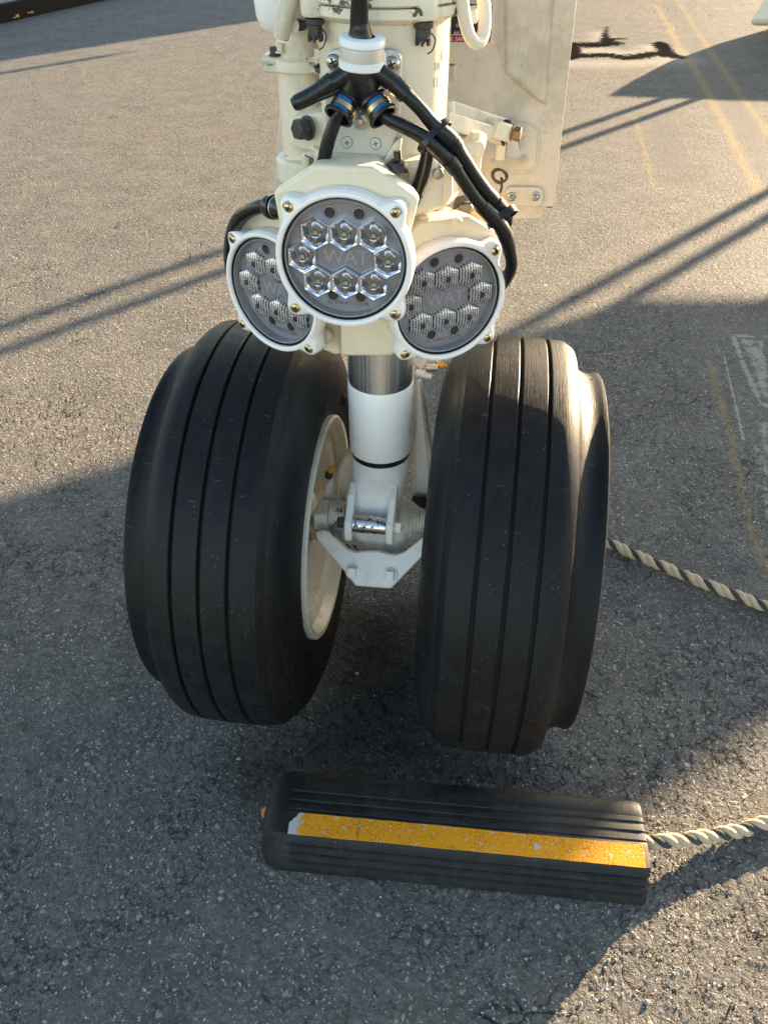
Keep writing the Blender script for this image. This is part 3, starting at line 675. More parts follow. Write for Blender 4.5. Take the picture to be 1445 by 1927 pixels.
pad = slab('link_plate', [(x+(y-275)*-.06, y+(x-965)*.03) for x, y in rrect(912, 235, 1010, 322, 22)], DY-.0045, .0042, DOORP, .001, door)
slab('link_plate_base', [(x+(y-275)*-.06, y+(x-965)*.03) for x, y in rrect(907, 231, 1015, 327, 25)], DY-.0022, .002, DOORP, .0008, door).name = 'link_plate'
hp = slab('hinge_plate', [(x, y+(x-985)*.01) for x, y in rrect(949, 352, 1022, 389, 13)], DY-.0045, .0042, DOORP, .001, door)
for px, py in ((983, 249), (985, 299), (928, 297), (962, 370), (1007, 369)):
    p = at(px, py, DY-.0045)
    obj('panel_bolt', MB().lathe([(.0052, 0), (.0052, .0015), (.0045, .002)], frame(p, (0, -1, 0)), 20, True, True).lathe([(.0036, .002), (.0036, .006), (.0028, .007)], frame(p, (0, -1, 0)), 6, True, True).lathe([(.0018, .007), (.0018, .0095), (.0012, .0105)], frame(p, (0, -1, 0)), 12, True, True), STEEL if py > 350 else DOORP, door, bevel=.0003)
for px, py in ((1036, 250), (1034, 290), (1031, 310), (1045, 180), (1050, 120)):
    obj('rivet', MB().dome(frame(at(px-8, py, DY), (0, -1, 0)), .0016, .0007, 12, 3), DOORP, door)
for px, py in [(1022+i*-.2, 215+i*17) for i in range(9)] + [(530+i*40, 352) for i in range(10)] + [(1060+i*-3, 5+i*22) for i in range(9)]:
    obj('rivet', MB().dome(frame(at(px, py, DY), (0, -1, 0)), .0014, .0006, 10, 3), DOORP, door)
obj('door_seal', MB().tube([dp(1083, -60, DY+.008), dp(1077, 0, DY+.008), dp(1052, 200, DY+.008), dp(1033, 389, DY+.008)], .0042, 10), GASKET, door)
# clevis on the plate and the link
for xx, d in ((957, 0), (922, 0)):
    slab('clevis', [(xx-4, 236), (xx+8, 240), (xx+22, 298), (xx-6, 298)] if xx > 950 else [(xx-8, 262), (xx+10, 258), (xx+12, 300), (xx-6, 300)], .118, .028, DOORP if d else ALUPL, .002, door)
def bar(p0, p1, w, h, up=(0, 0, 1)):
    p0 = Vector(p0); p1 = Vector(p1); z = (p1-p0); M = frame(p0, z, up)
    return [(-h/2, -w/2, 0), (h/2, w/2, z.length)], M
lk = MB()
a0, a1 = at(846, 205, .045), at(948, 238, .105)
b0, b1 = at(838, 226, .010), at(944, 258, .085)
for p0, p1 in ((a0, a1), (b0, b1)):
    (lo, hi), M = bar(p0, p1, .0075, .016); lk.box(lo, hi, M)
(lo, hi), M = bar(a1+(b1-a1)*.5-(a1-a0).normalized()*.028, a1+(b1-a1)*.5+(a1-a0).normalized()*.006, .034, .017); lk.box(lo, hi, M)
c = a1+(b1-a1)*.5
lk.box((-.006, -.012, -.026), (.004, .012, .008), Matrix.Translation(c))
link = obj('door_link', lk, CREAM, gear, bevel=.002, seg=3)
cb = at(950, 250, .088)
obj('rod_end', MB().lathe([(.004, -.003), (.0125, -.003), (.0125, .003), (.004, .003)], frame(cb, (1, -.25, -.1)), 28, True, True), DARK, link)
obj('link_bolt', MB().hexbolt(frame(at(962, 250, .085), (1, -.2, -.1)), .0072, .008), plain('brown_bolt', (.24, .15, .085), .45, .4, var=.4, vscale=200), link, bevel=.0006)
obj('link_pivot', MB().cyl(at(843, 190, .02), at(846, 232, .02), .006, 20), CREAM, link)
obj('shackle', MB().cyl(at(846, 122, .03), at(846, 150, .03), .0055, 20), STEEL, gear)
# placard on the door
def rect(px0, py0, px1, py1, y): return [(px0, py0), (px1, py0), (px1, py1), (px0, py1)]
plc = slab('placard', [(822, 2), (932, 6), (928, 84), (822, 82)], DY-.0012, .001, BEIGE, 0, door)
slab('black_field', [(824, 4), (926, 9), (924, 66), (824, 64)], DY-.0018, .0004, BLACKPR, 0, door)
slab('red_field', [(824, 65.5), (923.5, 67.5), (921, 80), (824, 79)], DY-.0018, .0004, REDP, 0, door)
def dtext(s, px, py, hpx, nm='placard_lettering', mat=WPRINT):
    c = at(px, py, DY-.0022); M = frame(c, (0, -1, 0), (1, 0, 0)); return text(nm, s, hpx*mpp(c)*1.42, M, mat, door, .0001)
dtext('OR', 863, 48, 5.4); dtext('RELEASE', 868, 63, 5.4); dtext('E  SAFETY', 867, 74, 6.4)
# loop of locking wire and the grey connector
lw = []
for k in range(26):
    a = k/25*4*math.pi+1.2; lw.append(at(938+13*math.cos(a)+k*.15, 331+14*math.sin(a)+3*math.cos(a*1.1), .10+.01*math.sin(a*.5)))
obj('wire_loop', MB().tube(lw+[at(943, 335, .1), at(944, 350, .11), at(941, 362, .12)], .0013, 8, True, 2), plain('brown_wire', (.085, .06, .042), .4), gear)
slab('grey_connector', [(852, 388), (876, 382), (890, 388), (888, 414), (868, 416), (848, 408)], .02, .03, GREYBOX, .003)
slab('connector_tape', [(852, 396), (865, 398), (863, 414), (850, 411)], .018, .034, YELLOWT, .001)
slab('paper_tag', [(886, 398), (900, 396), (921, 412), (918, 430), (884, 416)], .015, .004, plain('buff_tag', (.60, .47, .30), .6), .0008)
obj('thin_cable', MB().tube([at(846, 410, .02), at(853, 396, .0), at(868, 384, -.005), at(890, 381, .01), at(905, 383, .03)], .0018, 8), BLACKP, gear)

# ================================================================ landing lights
def RZ(deg): return Matrix.Rotation(math.radians(deg), 4, 'Z')
P = .026
LEDS = [(-P, .866*P), (0, .866*P), (P, .866*P), (-1.5*P, 0), (1.5*P, 0), (-P, -.866*P), (0, -.866*P), (P, -.866*P)]
F = Matrix(((1, 0, 0, 0), (0, 0, -1, 0), (0, 1, 0, 0), (0, 0, 0, 1)))     # local (x, z up, out of the lens) -> (x, -y, z)
def rlug(a, r0=.0628, lug=.0112, wdt=.158):
    d = (math.degrees(a)-45) % 90; d = min(d, 90-d); d = math.radians(d)
    return r0 + lug*math.exp(-(d/wdt)**2.6)
def hexa(r, rot=30): return [(r*math.cos(math.radians(rot+60*k)), r*math.sin(math.radians(rot+60*k))) for k in range(6)]
_shared = {}
def landing_light(pos, yaw, fluted, depth, label):
    L = Matrix.Translation(pos) @ RZ(yaw)
    # housing: octagonal beige can behind the bezel
    oc = [(-.026, .0775), (.026, .0775), (.0640, .0530), (.0585, .030), (.0500, -.010), (.040, -.040), (.025, -.052), (-.030, -.056), (-.050, -.044), (-.0600, -.015), (-.0615, .030), (-.0640, .0530)]
    oc2 = [(x*.8, y*(.96 if y > 0 else .55)) for x, y in oc]
    hb = MB().rings([[F @ Vector((x, y, h)) for x, y in q] for q, h in ((oc2, -depth), (oc, -.022), (oc, -.0118))], True, True, True)
    root = obj('landing_light', hb, BEIGE, gear, bevel=.0035, seg=3, M=None, label=label)
    root.matrix_local = L
    bz = MB(); n = 192; A = [2*math.pi*j/n for j in range(n)]
    def loop(fr, off, h): return [F @ Vector(((rlug(a)*fr+off)*math.cos(a), (rlug(a)*fr+off)*math.sin(a), h)) for a in A]
    def circ(r, h): return [F @ Vector((r*math.cos(a), r*math.sin(a), h)) for a in A]
    bz.rings([loop(1, -.001, -.0119), loop(1, 0, -.0105), loop(1, 0, .0005), loop(1, -.0008, .0028), loop(1, -.0026, .0042), circ(.0612, .0056), circ(.0590, .0064), circ(.0578, .0062), circ(.0568, .0050), circ(.0565, .0030), circ(.0565, -.0105)])
    obj('bezel', bz, WHITE, root, angle=60)
    obj('gasket', MB().lathe([(.0568, -.004), (.0568, .0020), (.0562, .0030), (.0555, .0030), (.0549, .0018), (.0548, -.004)], F, 96), GASKET, root, angle=60)
    obj('lens_edge', MB().lathe([(.0549, -.004), (.0547, .0010), (.0538, .0022), (.0529, .0020), (.0526, -.0080)], F, 96), RIMGREY, root, angle=60)
    obj('lens_body', MB().lathe([(0, -.0076), (.0527, -.0076), (.0527, -.010)], F, 64), GREYLENS, root)
    pn = [(-P, P*.289), (-.5*P, P*.577), (0, P*.289), (.5*P, P*.577), (P, P*.289), (P, -P*.289), (.5*P, -P*.577), (0, -P*.289), (-.5*P, -P*.577), (-P, -P*.289)]
    obj('centre_panel', MB().prism([(x*.97, y*.97) for x, y in pn], F, -.0077, -.0062), PANEL, root, bevel=.0004)
    if 'refl' not in _shared:
        m = MB(); hx = hexa(.0148)
        # faceted dish: hexagonal mouth, twelve flats, narrow throat
        mouth = []
        for k in range(6):
            a, b = hx[k], hx[(k+1) % 6]; mouth += [(a[0]+(b[0]-a[0])*q_, a[1]+(b[1]-a[1])*q_) for q_ in (0, .25, .5, .75)]
        rings_ = []
        for fr, h in ((1.0, -.0010), (.95, -.0004), (.88, -.0009), (.76, -.0030), (.56, -.0058), (.40, -.0074)):
            q = []
            for k, (x, y) in enumerate(mouth):
                r = math.hypot(x, y); rr = .0135*fr if fr < .9 else r*fr
                jj = 1+.028*(1 if k % 4 < 2 else -1)*(1 if .5 < fr < .9 else 0)
                q.append(F @ Vector((x/r*rr*jj, y/r*rr*jj, h)))
            rings_.append(q)
        m.rings([[F @ Vector((x*1.0, y*1.0, -.0077)) for x, y in mouth]]+rings_, True, False, True)
        _shared['refl'] = m
        f = MB()  # fluted optic: upright ribs over a shallow dome, hexagonal outline
        nx, ny = 36, 18; g = []
        for j in range(ny+1):
            row = []
            for i in range(nx+1):
                u = -1+2*i/nx; v = -1+2*j/ny
                x = u*.866*.0148
                top_ = .0148*(1-abs(u)*.5); z = v*top_
                dome = .0062*(1-.62*(x*x+z*z)/.0148**2)
                edge = max(abs(u), abs(v)); rib = (0, .0006, .0012, .0006)[i % 4]*(1 if edge < .97 else 0)
                row.append(F @ Vector((x, z, -.0077+(dome+rib)*(1 if edge < .99 else 0))))
            g.append(row)
        for j in range(ny):
            for i in range(nx):
                f.mat = 1 if (i % 4 in (3, 0) and (i*7+j*5) % 9 > 1) else 0
                f.add([g[j][i], g[j][i+1], g[j+1][i+1], g[j+1][i]], [[0, 1, 2, 3]])
        _shared['flute'] = f
    first = None
    for x, y in LEDS:
        Mt = Matrix.Translation(F @ Vector((x, y, 0)))
        if first is None:
            if fluted:
                first = [obj('fluted_optic', _shared['flute'], [FLUTE, FLUTED], root, angle=18)]
                first.append(obj('led', MB().lathe([(0, .0003), (.0026, -.0001), (.0034, -.0010)], F, 16), DARK, root))
            else:
                first = [obj('reflector', _shared['refl'], REFL, root, angle=20)]
                first.append(obj('led_lens', MB().lathe([(.0054, -.0074), (.0050, -.0022), (.0044, -.0012), (.0036, -.0014), (.0030, -.0034), (.0016, -.0044), (0, -.0046)], F, 28), BEAD, root, angle=40))
                first.append(obj('led', MB().box((-.0012, -.0012, -.0046), (.0012, .0012, -.0040), F), LEDY, root))
            for o in first: o.matrix_local = Mt
        else:
            for o in first: dup(o, root, Mt)
    f2 = None
    for x, y in ((-.5*P, 1.52*P), (.5*P, 1.52*P), (-.5*P, -1.43*P), (.5*P, -1.43*P)):
        Mt = Matrix.Translation(F @ Vector((x, y, 0)))
        if f2 is None:
            f2 = [obj('sensor_well', MB().lathe([(.0066, -.0077), (.0060, -.0068), (.0050, -.0066), (.0046, -.0073)], F, 24), RIMGREY, root), obj('sensor', MB().lathe([(.0047, -.0071), (0, -.0074)], F, 20), DARK, root)]
            for o in f2: o.matrix_local = Mt
        else:
            for o in f2: dup(o, root, Mt)
    b = .0462; sc = None
    for x, y in ((-b, b), (b, b), (b, -b), (-b, -b)):
        Mt = Matrix.Translation(F @ Vector((x, y, .0036))) @ Matrix.Rotation(random.uniform(0, 6), 4, 'Y')
        if sc is None:
            m = MB().lathe([(.0062, -.001), (.0062, .0006), (.0056, .0009), (.0046, .0009)], F, 24, True)
            m.mat = 1; m.lathe([(.0045, .0006), (.0044, .0018), (.0036, .0028), (.0022, .0034), (0, .0036)], F, 24)
            m.mat = 2; m.box((-.0026, -.00055, .0028), (.0026, .00055, .00372), F); m.box((-.00055, -.0026, .0028), (.00055, .0026, .00372), F)
            sc = obj('bezel_screw', m, [plain('zinc_washer_%d' % len(bpy.data.materials), (.42, .36, .30), .4, .7, var=.3, vscale=300), BRASS, DARK], root); sc.matrix_local = Mt
        else: dup(sc, root, Mt)
    text('lettering', 'WAT', .0185, F @ Matrix.Translation((.0005, .0, -.0061)), PALEINK, root, .0001, .95)
    text('lettering', 'FLYWAT.COM', .0052, F @ Matrix.Translation((.001, -.0445, -.0074)), DARKINK, root, .0001, 1.25)
    obj('cover_glass', MB().lathe([(0, .0026), (.02, .0024), (.038, .0018), (.0530, .0010)], F, 64), GLASS, root, angle=60)
    return root
landing_light((-.0142, -.1266, .680), -.6, False, .062, 'upper landing light with clear faceted optics')
landing_light((-.1000, -.0620, .6155), -28.6, True, .05, 'left landing light with fluted optics')
landing_light((.0760, -.0580, .6150), 30, True, .055, 'right landing light with fluted optics')
# ---- bracket that carries the lights
obj('light_bracket', MB().rings([[at(px, py, -.075)+Vector((0, d, 0)) for px, py in ((639, 560), (746, 560), (745, 664), (738, 671), (648, 671), (640, 664))] for d in (.03, 0)], True, True, True), BEIGE, gear, bevel=.004, seg=3)
slab('bracket_flange', [(572, 560), (642, 560), (641, 668), (628, 668), (598, 655), (585, 640)], -.050, .03, BEIGE, .003)
slab('bracket_flange', [(742, 560), (800, 560), (800, 640), (778, 664), (744, 666)], -.050, .03, BEIGE, .003)
for px, py in ((612, 632), (756, 640)):
    obj('bracket_stud', MB().dome(frame(at(px, py, -.058), (0, -1, .1)), .0085, .005), BEIGE, gear)
obj('bracket_boss', MB().rings([[Vector((x, y, z)) for x, y in ((-.050, -.095), (.030, -.095), (.045, -.0), (-.060, -.0))] for z in (.67, .735)], True, True, True), BEIGE, gear, bevel=.004)
slab('bracket_shelf', [(602, 324), (655, 312), (712, 318), (742, 268), (756, 262), (750, 300), (705, 340)], -.07, .02, CREAM, .002)
for px, py in ((641, 318), (697, 322), (860, 414), (795, 408)):
    obj('shelf_bolt', MB().dome(frame(at(px, py, -.085 if px < 750 else -.045), (0, -.2, 1)), .005, .002), CREAM, gear)
# knurled connector behind the upper light
kM = frame(at(748, 358, -.085), (-.10, .25, 1), (1, 0, 0)); kn = MB()
pr2 = [[kM @ Vector(((.0105+(.0006 if j % 2 else 0))*math.cos(2*math.pi*j/56), (.0105+(.0006 if j % 2 else 0))*math.sin(2*math.pi*j/56), h)) for j in range(56)] for h in (0, .014)]
kn.rings(pr2, True, True, True); kk = obj('knurled_nut', kn, plain('bronze_connector', (.17, .135, .10), .4, .6, var=.3, vscale=300), gear)
obj('connector_plug', MB().lathe([(.0100, .012), (.0105, .015), (.0095, .022), (.004, .026)], kM, 28, True, True).tube([kM @ Vector((.002, -.002, .020)), kM @ Vector((.002, -.004, .032))], .0035, 12), BLACKP, kk)

# ================================================================ wiring harness
pm = [(619, 94), (640, 90), (735, 90), (752, 96), (756, 106), (752, 230), (736, 283), (706, 322), (604, 322), (612, 168), (617, 106)]
plate = slab('harness_plate', pm, -.066, .006, ALUPL, .002)
slab('clamp_base', [(x, y) for x, y in rrect(617, 92, 755, 138, 18)], -.0695, .003, plain('anodised_plate', (.60, .58, .57), .34, .85, var=.1), .0012, plate)
def screw(px, py, y, r, mat, cross=True, parent=plate):
    M = frame(at(px, py, y), (0, -1, .05), (1, 0, 0)); m = MB()
    m.lathe([(r, 0), (r*.98, r*.3), (r*.80, r*.55), (r*.4, r*.68), (0, r*.7)], M, 24)
    m.mat = 1
    if cross:
        for s_ in (0, math.pi/2):
            m.box((-r*.55, -r*.11, r*.5), (r*.55, r*.11, r*.74), M @ Matrix.Rotation(s_+.4, 4, 'Z'))
    return obj('screw', m, [mat, DARK], parent)
screw(628, 116, -.0695, .0062, STEEL); screw(738, 120, -.0695, .0062, STEEL)
for px, py in ((653, 268), (707, 270)):
    M = frame(at(px, py, -.0661), (0, -1, .03), (1, 0, 0)); m = MB().lathe([(.0052, -.001), (.0052, .0002)], M, 28, True, True); m.mat = 1
    m.lathe([(.0047, 0), (.0046, .0005), (.003, .0009), (0, .001)], M, 28); m.mat = 0
    for s_ in (0, math.pi/2): m.box((-.0024, -.0004, .0008), (.0024, .0004, .00125), M @ Matrix.Rotation(s_+.2, 4, 'Z'))
    obj('screw', m, [INK, ALUPL], plate)
nm_ = frame(at(680, 226, -.0662), (0, -1, .05), (1, 0, 0))
obj('lock_nut', MB().lathe([(.0082, 0), (.0082, .0018)], nm_, 28, True, True).hexbolt(nm_, .0068, .0072, False).lathe([(.0045, .007), (.0042, .0085), (.0030, .0080), (.0030, .0105), (0, .0108)], nm_, 20), STEEL, plate, bevel=.0004)
har = MB()
cy = -.094
def hp_(L, r=None):
    pts, rad = [], []
    for q in L:
        p = at(q[0], q[1], q[2]); pts.append(p); rad.append((q[3] if len(q) > 3 else r)*mpp(p))
    return pts, rad
def hose(name, L, r=None, parent=None, mat=HOSE, seg=18): return obj(name, MB().tube(*hp_(L, r), seg, True, 7), mat, parent or harness, angle=50)
har.tube(*hp_([(678, 85, cy, 27), (679, 112, cy, 28), (681, 138, cy, 28), (687, 162, cy, 26.5), (697, 184, cy+.001, 24), (714, 210, cy+.001, 19)]), 24, True, 6)
har.tube(*hp_([(676, 118, cy, 20), (664, 132, cy-.001, 17.5), (640, 147, cy-.002, 16.5), (618, 160, cy-.004, 16), (590, 178, cy-.005, 15.5), (566, 190, cy-.006, 15), (556, 195, cy-.006, 14.4)]), 24, True, 6)
har.tube(*hp_([(684, 118, cy, 21), (705, 132, cy-.001, 18.5), (728, 148, cy-.001, 16.5), (748, 164, cy, 16), (760, 176, cy, 15)]), 24, True, 6)
har.tube(*hp_([(676, 135, cy, 23), (666, 160, cy, 21), (656, 182, cy, 19.5), (643, 210, cy, 18)]), 24, True, 6)
harness = obj('wiring_harness', har, HOSE, gear, angle=60)
rm = harness.modifiers.new('blend', 'REMESH'); rm.mode = 'VOXEL'; rm.voxel_size = .0010; rm.use_smooth_shade = True
sm = harness.modifiers.new('soft', 'SMOOTH'); sm.factor = .5; sm.iterations = 4
hose('conduit', [(680, -220, -.11, 17), (678, -60, -.103, 17), (677, 0, -.098, 17), (676, 30, -.096, 17.4), (676, 48, -.095, 18), (677, 52, -.095, 19.5), (678, 66, -.094, 22.5), (679, 84, cy, 24.5)])
obj('end_stub', MB().tube(*hp_([(560, 192.5, cy-.006, 13), (553, 196.5, cy-.006, 12)]), 18, True, 1), BLACKP, harness)
hose('stub_seam', [(640, 168, cy-.004, 4), (620, 178, cy-.008, 5), (598, 188, cy-.010, 4)])
hose('sleeve', [(741, 158, cy, 17.4), (752, 168, cy, 17.2), (764, 179, -.0942, 16.4)])
hose('sleeve', [(843, 300, -.0855, 16.2), (851, 309, -.0838, 15.8), (858, 318, -.082, 15.2)])
hose('sleeve', [(850, 266, -.0822, 16.8), (858, 277, -.0798, 16.2)])
hose('sleeve', [(906, 387, -.0693, 14.8), (918, 399, -.066, 15.4), (930, 412, -.063, 16)])
hose('sleeve', [(930, 378, -.0597, 15), (942, 394, -.053, 15.4)])
hose('sleeve', [(626, 152.5, cy-.0035, 17.2), (610, 165, cy-.0045, 17), (604, 169, cy-.0046, 16.8)])
# P-clamp with white cushions
cM = frame(at(681, 99, cy), (.06, -.06, 1), (1, 0, 0)); k = mpp(at(681, 99, cy))
obj('clamp_cushion', MB().lathe([(24*k, 12*k), (40*k, 12*k), (43*k, 14*k), (43*k, 25*k), (41*k, 27*k), (24*k, 28*k)], cM, 48).lathe([(24*k, -27*k), (41*k, -26*k), (43.5*k, -24*k), (43.5*k, -12*k), (40*k, -10*k), (24*k, -10*k)], cM, 48), WPLAST, harness, angle=50)
obj('clamp_band', MB().lathe([(36*k, 12.5*k), (41.0*k, 12*k), (41.5*k, 0), (41.0*k, -11*k), (36*k, -11.5*k)], cM, 48), ALU, harness, angle=50)
slab('clamp_foot', [(700, 88), (724, 100), (728, 132), (712, 140), (690, 120)], -.078, .01, WPLAST, .002, harness)
def band(px, py, y, ang, r):
    c = at(px, py, y); k = mpp(c); d = (RGT*math.cos(ang) + DWN*math.sin(ang)).normalized(); M = frame(c, d, FWD)
    obj('band_clamp', MB().lathe([(r*k, -19*k), ((r+5.5)*k, -19*k), ((r+6)*k, -17.5*k), ((r+5.5)*k, -13*k), ((r+.5)*k, -12.5*k), ((r+.5)*k, 12.5*k), ((r+5.5)*k, 13*k), ((r+6)*k, 17.5*k), ((r+5.5)*k, 19*k), (r*k, 19*k)], M, 40), BLACKP, harness)
    bm_ = MB(); bm_.lathe([((r+1.4)*k, -5*k), ((r+2.4)*k, -4.6*k), ((r+2.4)*k, 4.6*k), ((r+1.4)*k, 5*k)], M, 40)
    obj('gold_strap', bm_, GOLD, harness)
    nb = 9; a0 = math.radians(180-34)
    for lo, hi in ((-12.3, -5.2), (5.2, 12.3), (-19.2, -12.8)):
        for rad_ in ((r+1.6) if lo > -13 else r+6.2,):
            rr = [[M @ Vector((rad_*k*math.cos(a0+math.radians(68*j/nb)), rad_*k*math.sin(a0+math.radians(68*j/nb)), h*k)) for j in range(nb+1)] for h in (lo, hi)]
            if lo > -13: obj('blue_stripe', MB().rings(rr, False), BLUE, harness)
band(645, 204, cy-.0035, math.radians(118), 23.5)
band(712, 205, cy-.0035, math.radians(56), 24)
hose('cable', [(650, 192, cy, 12.6), (641, 210, cy, 12.6), (630, 230, -.092, 12.8), (618, 265, -.091, 13), (610, 300, -.089, 13), (606, 325, -.086, 12.4), (605, 352, -.075, 12)])
hose('cable', [(704, 192, cy, 13.5), (716, 210, cy, 13.5), (735, 226, -.096, 13), (762, 239, -.096, 13), (790, 254, -.094, 13.2), (812, 272, -.091, 14.5), (834, 292, -.087, 15), (850, 307, -.084, 14), (868, 334, -.080, 12.8), (890, 367, -.074, 12.8), (912, 393, -.068, 12.8), (926, 407, -.064, 13.6), (940, 424, -.060, 14.4), (950, 443, -.056, 14), (958, 470, -.048, 12.2), (961, 498, -.038, 12), (953, 522, -.026, 12), (938, 542, -.012, 12)])
hose('cable', [(750, 166, cy, 13), (768, 182, -.094, 13.2), (790, 204, -.092, 13), (812, 230, -.089, 13.6), (830, 248, -.086, 16.5), (846, 262, -.083, 17), (856, 274, -.080, 14.6), (868, 292, -.078, 12.8), (892, 330, -.072, 12.8), (914, 360, -.066, 12.8), (928, 376, -.060, 13.2), (942, 394, -.053, 14.2), (951, 408, -.046, 13), (953, 420, -.040, 11)])
hose('cable', [(806, 268, -.080, 12), (804, 290, -.075, 12.6), (798, 318, -.071, 12.8), (790, 346, -.068, 12.8), (782, 366, -.066, 12.6), (774, 384, -.066, 11)])
obj('foil_cuff', MB().tube(*hp_([(783, 366, -.068, 13.2), (778, 380, -.068, 12.5), (773, 392, -.068, 9)]), 16, True, 2), plain('shiny_black_wrap', (.03, .03, .03), .12, .2), harness)
hose('cable', [(512, 389, -.075, 13), (492, 388, -.068, 13.5), (470, 396, -.058, 13.6), (450, 412, -.046, 13.4), (438, 438, -.030, 13), (434, 470, -.014, 12.8), (436, 505, .0, 12.6), (448, 540, .01, 12)])
cn = MB().tube(*hp_([(500, 389, -.075, 16), (507, 389, -.077, 22), (516, 390, -.080, 22.5), (516.5, 390, -.080, 19.5), (522, 391, -.083, 19.5), (523, 391, -.083, 21.5), (536, 393, -.088, 21.5), (560, 397, -.094, 20)]), 28, True, 1)
con = obj('cable_connector', cn, BLACKP, harness, angle=30)
obj('connector_ring', MB().tube(*hp_([(518, 390.2, -.081, 20.3), (519.6, 390.5, -.0815, 20.3)]), 28, True, 1), ALU, harness)
def tie(px, py, y, ang, rx, ry, w):
    c = at(px, py, y); k = mpp(c); d = (RGT*math.cos(ang)+DWN*math.sin(ang)).normalized(); e = FWD.cross(d).normalized(); m = MB(); n = 40
    rings_ = []
    for j in range(n):
        a = 2*math.pi*j/n; ca, sa = math.cos(a), math.sin(a)
        rings_.append([c + (e*ca*(rx+t_) - FWD*sa*(ry+t_))*k + d*h*k for t_, h in ((0, -w), (2.4, -w), (2.4, w), (0, w))])
    rings_.append(rings_[0]); m.rings(rings_, True)
    m.box((-5, -5, -7), (5, 5, 7), frame(c+e*(rx+3)*k*.9, e) @ Matrix.Scale(k, 4))
    return obj('cable_tie', m, BLACKP, harness, bevel=.0003)
tie(818, 254, -.088, math.radians(45), 36, 19, 7); tie(946, 408, -.058, math.radians(57), 27, 18, 7)
# inked stamps on the cylinder
def onbarrel(px, py):
    v = ray(px, py); o = CAM-Vector((BX, BY, 0)); a = v.x*v.x+v.y*v.y; b_ = o.x*v.x+o.y*v.y; c = o.x*o.x+o.y*o.y-.0587**2
    t = (-b_-math.sqrt(max(0, b_*b_-a*c)))/a; return CAM+v*t
st = MB()
for x0, y0, x1, y1 in ((818, 118, 826, 119), (818, 119, 819, 133), (826, 119, 827, 130), (818, 146, 824, 147), (816, 147, 817, 164), (822, 147, 823, 163), (816, 163, 821, 164), (832, 92, 833, 112), (829, 100, 830, 116)):
    q = [onbarrel(*p) for p in ((x0, y0), (x1, y0), (x1, y1), (x0, y1))]; nn = [(p-Vector((BX, BY, p.z))).normalized() for p in q]
    st.rings([q, [p+n_*.00012 for p, n_ in zip(q, nn)]], True, True, True)
for k in range(9):
    y0 = 120+k*1.3; q = [onbarrel(*p) for p in ((820, y0), (825-(k % 3), y0), (825-(k % 3), y0+.6), (820, y0+.6))]; st.add([p+(p-Vector((BX, BY, p.z))).normalized()*.0001 for p in q], [[0, 1, 2, 3]])
obj('inspection_stamp', st, INK, gear)
# ================================================================ wheel chock
CL = .463
CM = Matrix.Translation((-.1030, -.3500, 0)) @ RZ(2.1)
chock = thing('wheel_chock', 'long black ribbed rubber chock with a worn orange reflective stripe', 'wheel chock', (.12, -.29, 0))
prof = [(.000, .0015, 0), (.0005, .006, 0), (.0035, .0125, 0)]
for k in range(3):      # ribs on the front face
    y0 = .0042+.0046*k; z0 = .0140+.0105*k
    prof += [(y0+.0030, z0, 0), (y0+.0034, z0+.0036, 0), (y0+.0009, z0+.0042, 1), (y0+.0024, z0+.0080, 1), (y0+.0052, z0+.0098, 0)]
prof += [(.0200, .0470, 0), (.0215, .0492, 0), (.0480, .0510, 0), (.0495, .0508, 0)]
for k in range(3):
    y0 = .0535+.0128*k; z0 = .0506-.0007*k
    prof += [(y0-.0002, z0-.0013, 0), (y0+.0012, z0, 1), (y0+.0066, z0-.0003, 1), (y0+.0080, z0-.0016, 0)]
prof += [(.0930, .0485, 0), (.1040, .0462, 0), (.1100, .0430, 0), (.1150, .0360, 0), (.1180, .0200, 0), (.1190, .0015, 0)]
xs = [0, .002, .006, .012, .020, .028, .034, .040, .048] + list(np.linspace(.07, CL-.012, 14)) + [CL-.004, CL-.0012, CL]
rings = []
for x in xs:
    e = min(1, x/.030); q = math.sqrt(max(0, 1-(1-e)**2)); ins = (1-q)*.026; zs = .62+.38*q; rib = min(1, max(0, (x-.026)/.012))
    if x > CL-.006: d = (x-(CL-.006))/.006; ins = .0022*d*d; zs = 1-.035*d*d
    r = []
    for y, z, up_ in prof:
        yy = ins + y*(1-2*ins/.119); zz = z*zs
        if not up_ and .0150 <= z and .004 < y < .1035 and not (.0195 <= y <= .0496): zz -= 0; 
        if rib < 1 and (.004 < y < .1035):
            zl = float(np.interp(y, [0, .0035, .0200, .0215, .048, .104], [.0015, .0125, .0470, .0492, .0505, .0462])); zz = (z*rib+zl*(1-rib))*zs
        w = random.uniform(-.0002, .0002)
        r.append(CM @ Vector((x, yy+w, max(.001, zz+w))))
    rings.append(r)
obj('chock_body', MB().rings(rings, True, True, True), CHOCK, chock, bevel=.0007, angle=32)
tz = lambda y: .0492+(y-.0215)/.0265*.0018
tpl = [(.0370, .0210), (.0365, .0350), (.0395, .0375), (.0410, .0405), (.0440, .0425), (.0455, .0470), (.0475, .0482)]
tpl += [(x, .0482+random.uniform(-.0004, .0003)) for x in np.linspace(.06, CL-.006, 24)] + [(CL-.0045, .0480), (CL-.0055, .0208)] + [(x, .0208+random.uniform(-.0003, .0004)) for x in np.linspace(CL-.02, .05, 24)]
obj('reflective_tape', MB().rings([[CM @ Vector((x, y, tz(y)+.0001)) for x, y in tpl], [CM @ Vector((x, y, tz(y)+.0009)) for x, y in tpl]], True, True, True), TAPE, chock)
obj('chock_cleat', MB().rings([[CM @ Vector((x, y, z)) for y, z in ((.119, .001), (.119, .030), (.1215, .028), (.1215, .001))] for x in (.30, .315)], True, True, True), CHOCK, chock)
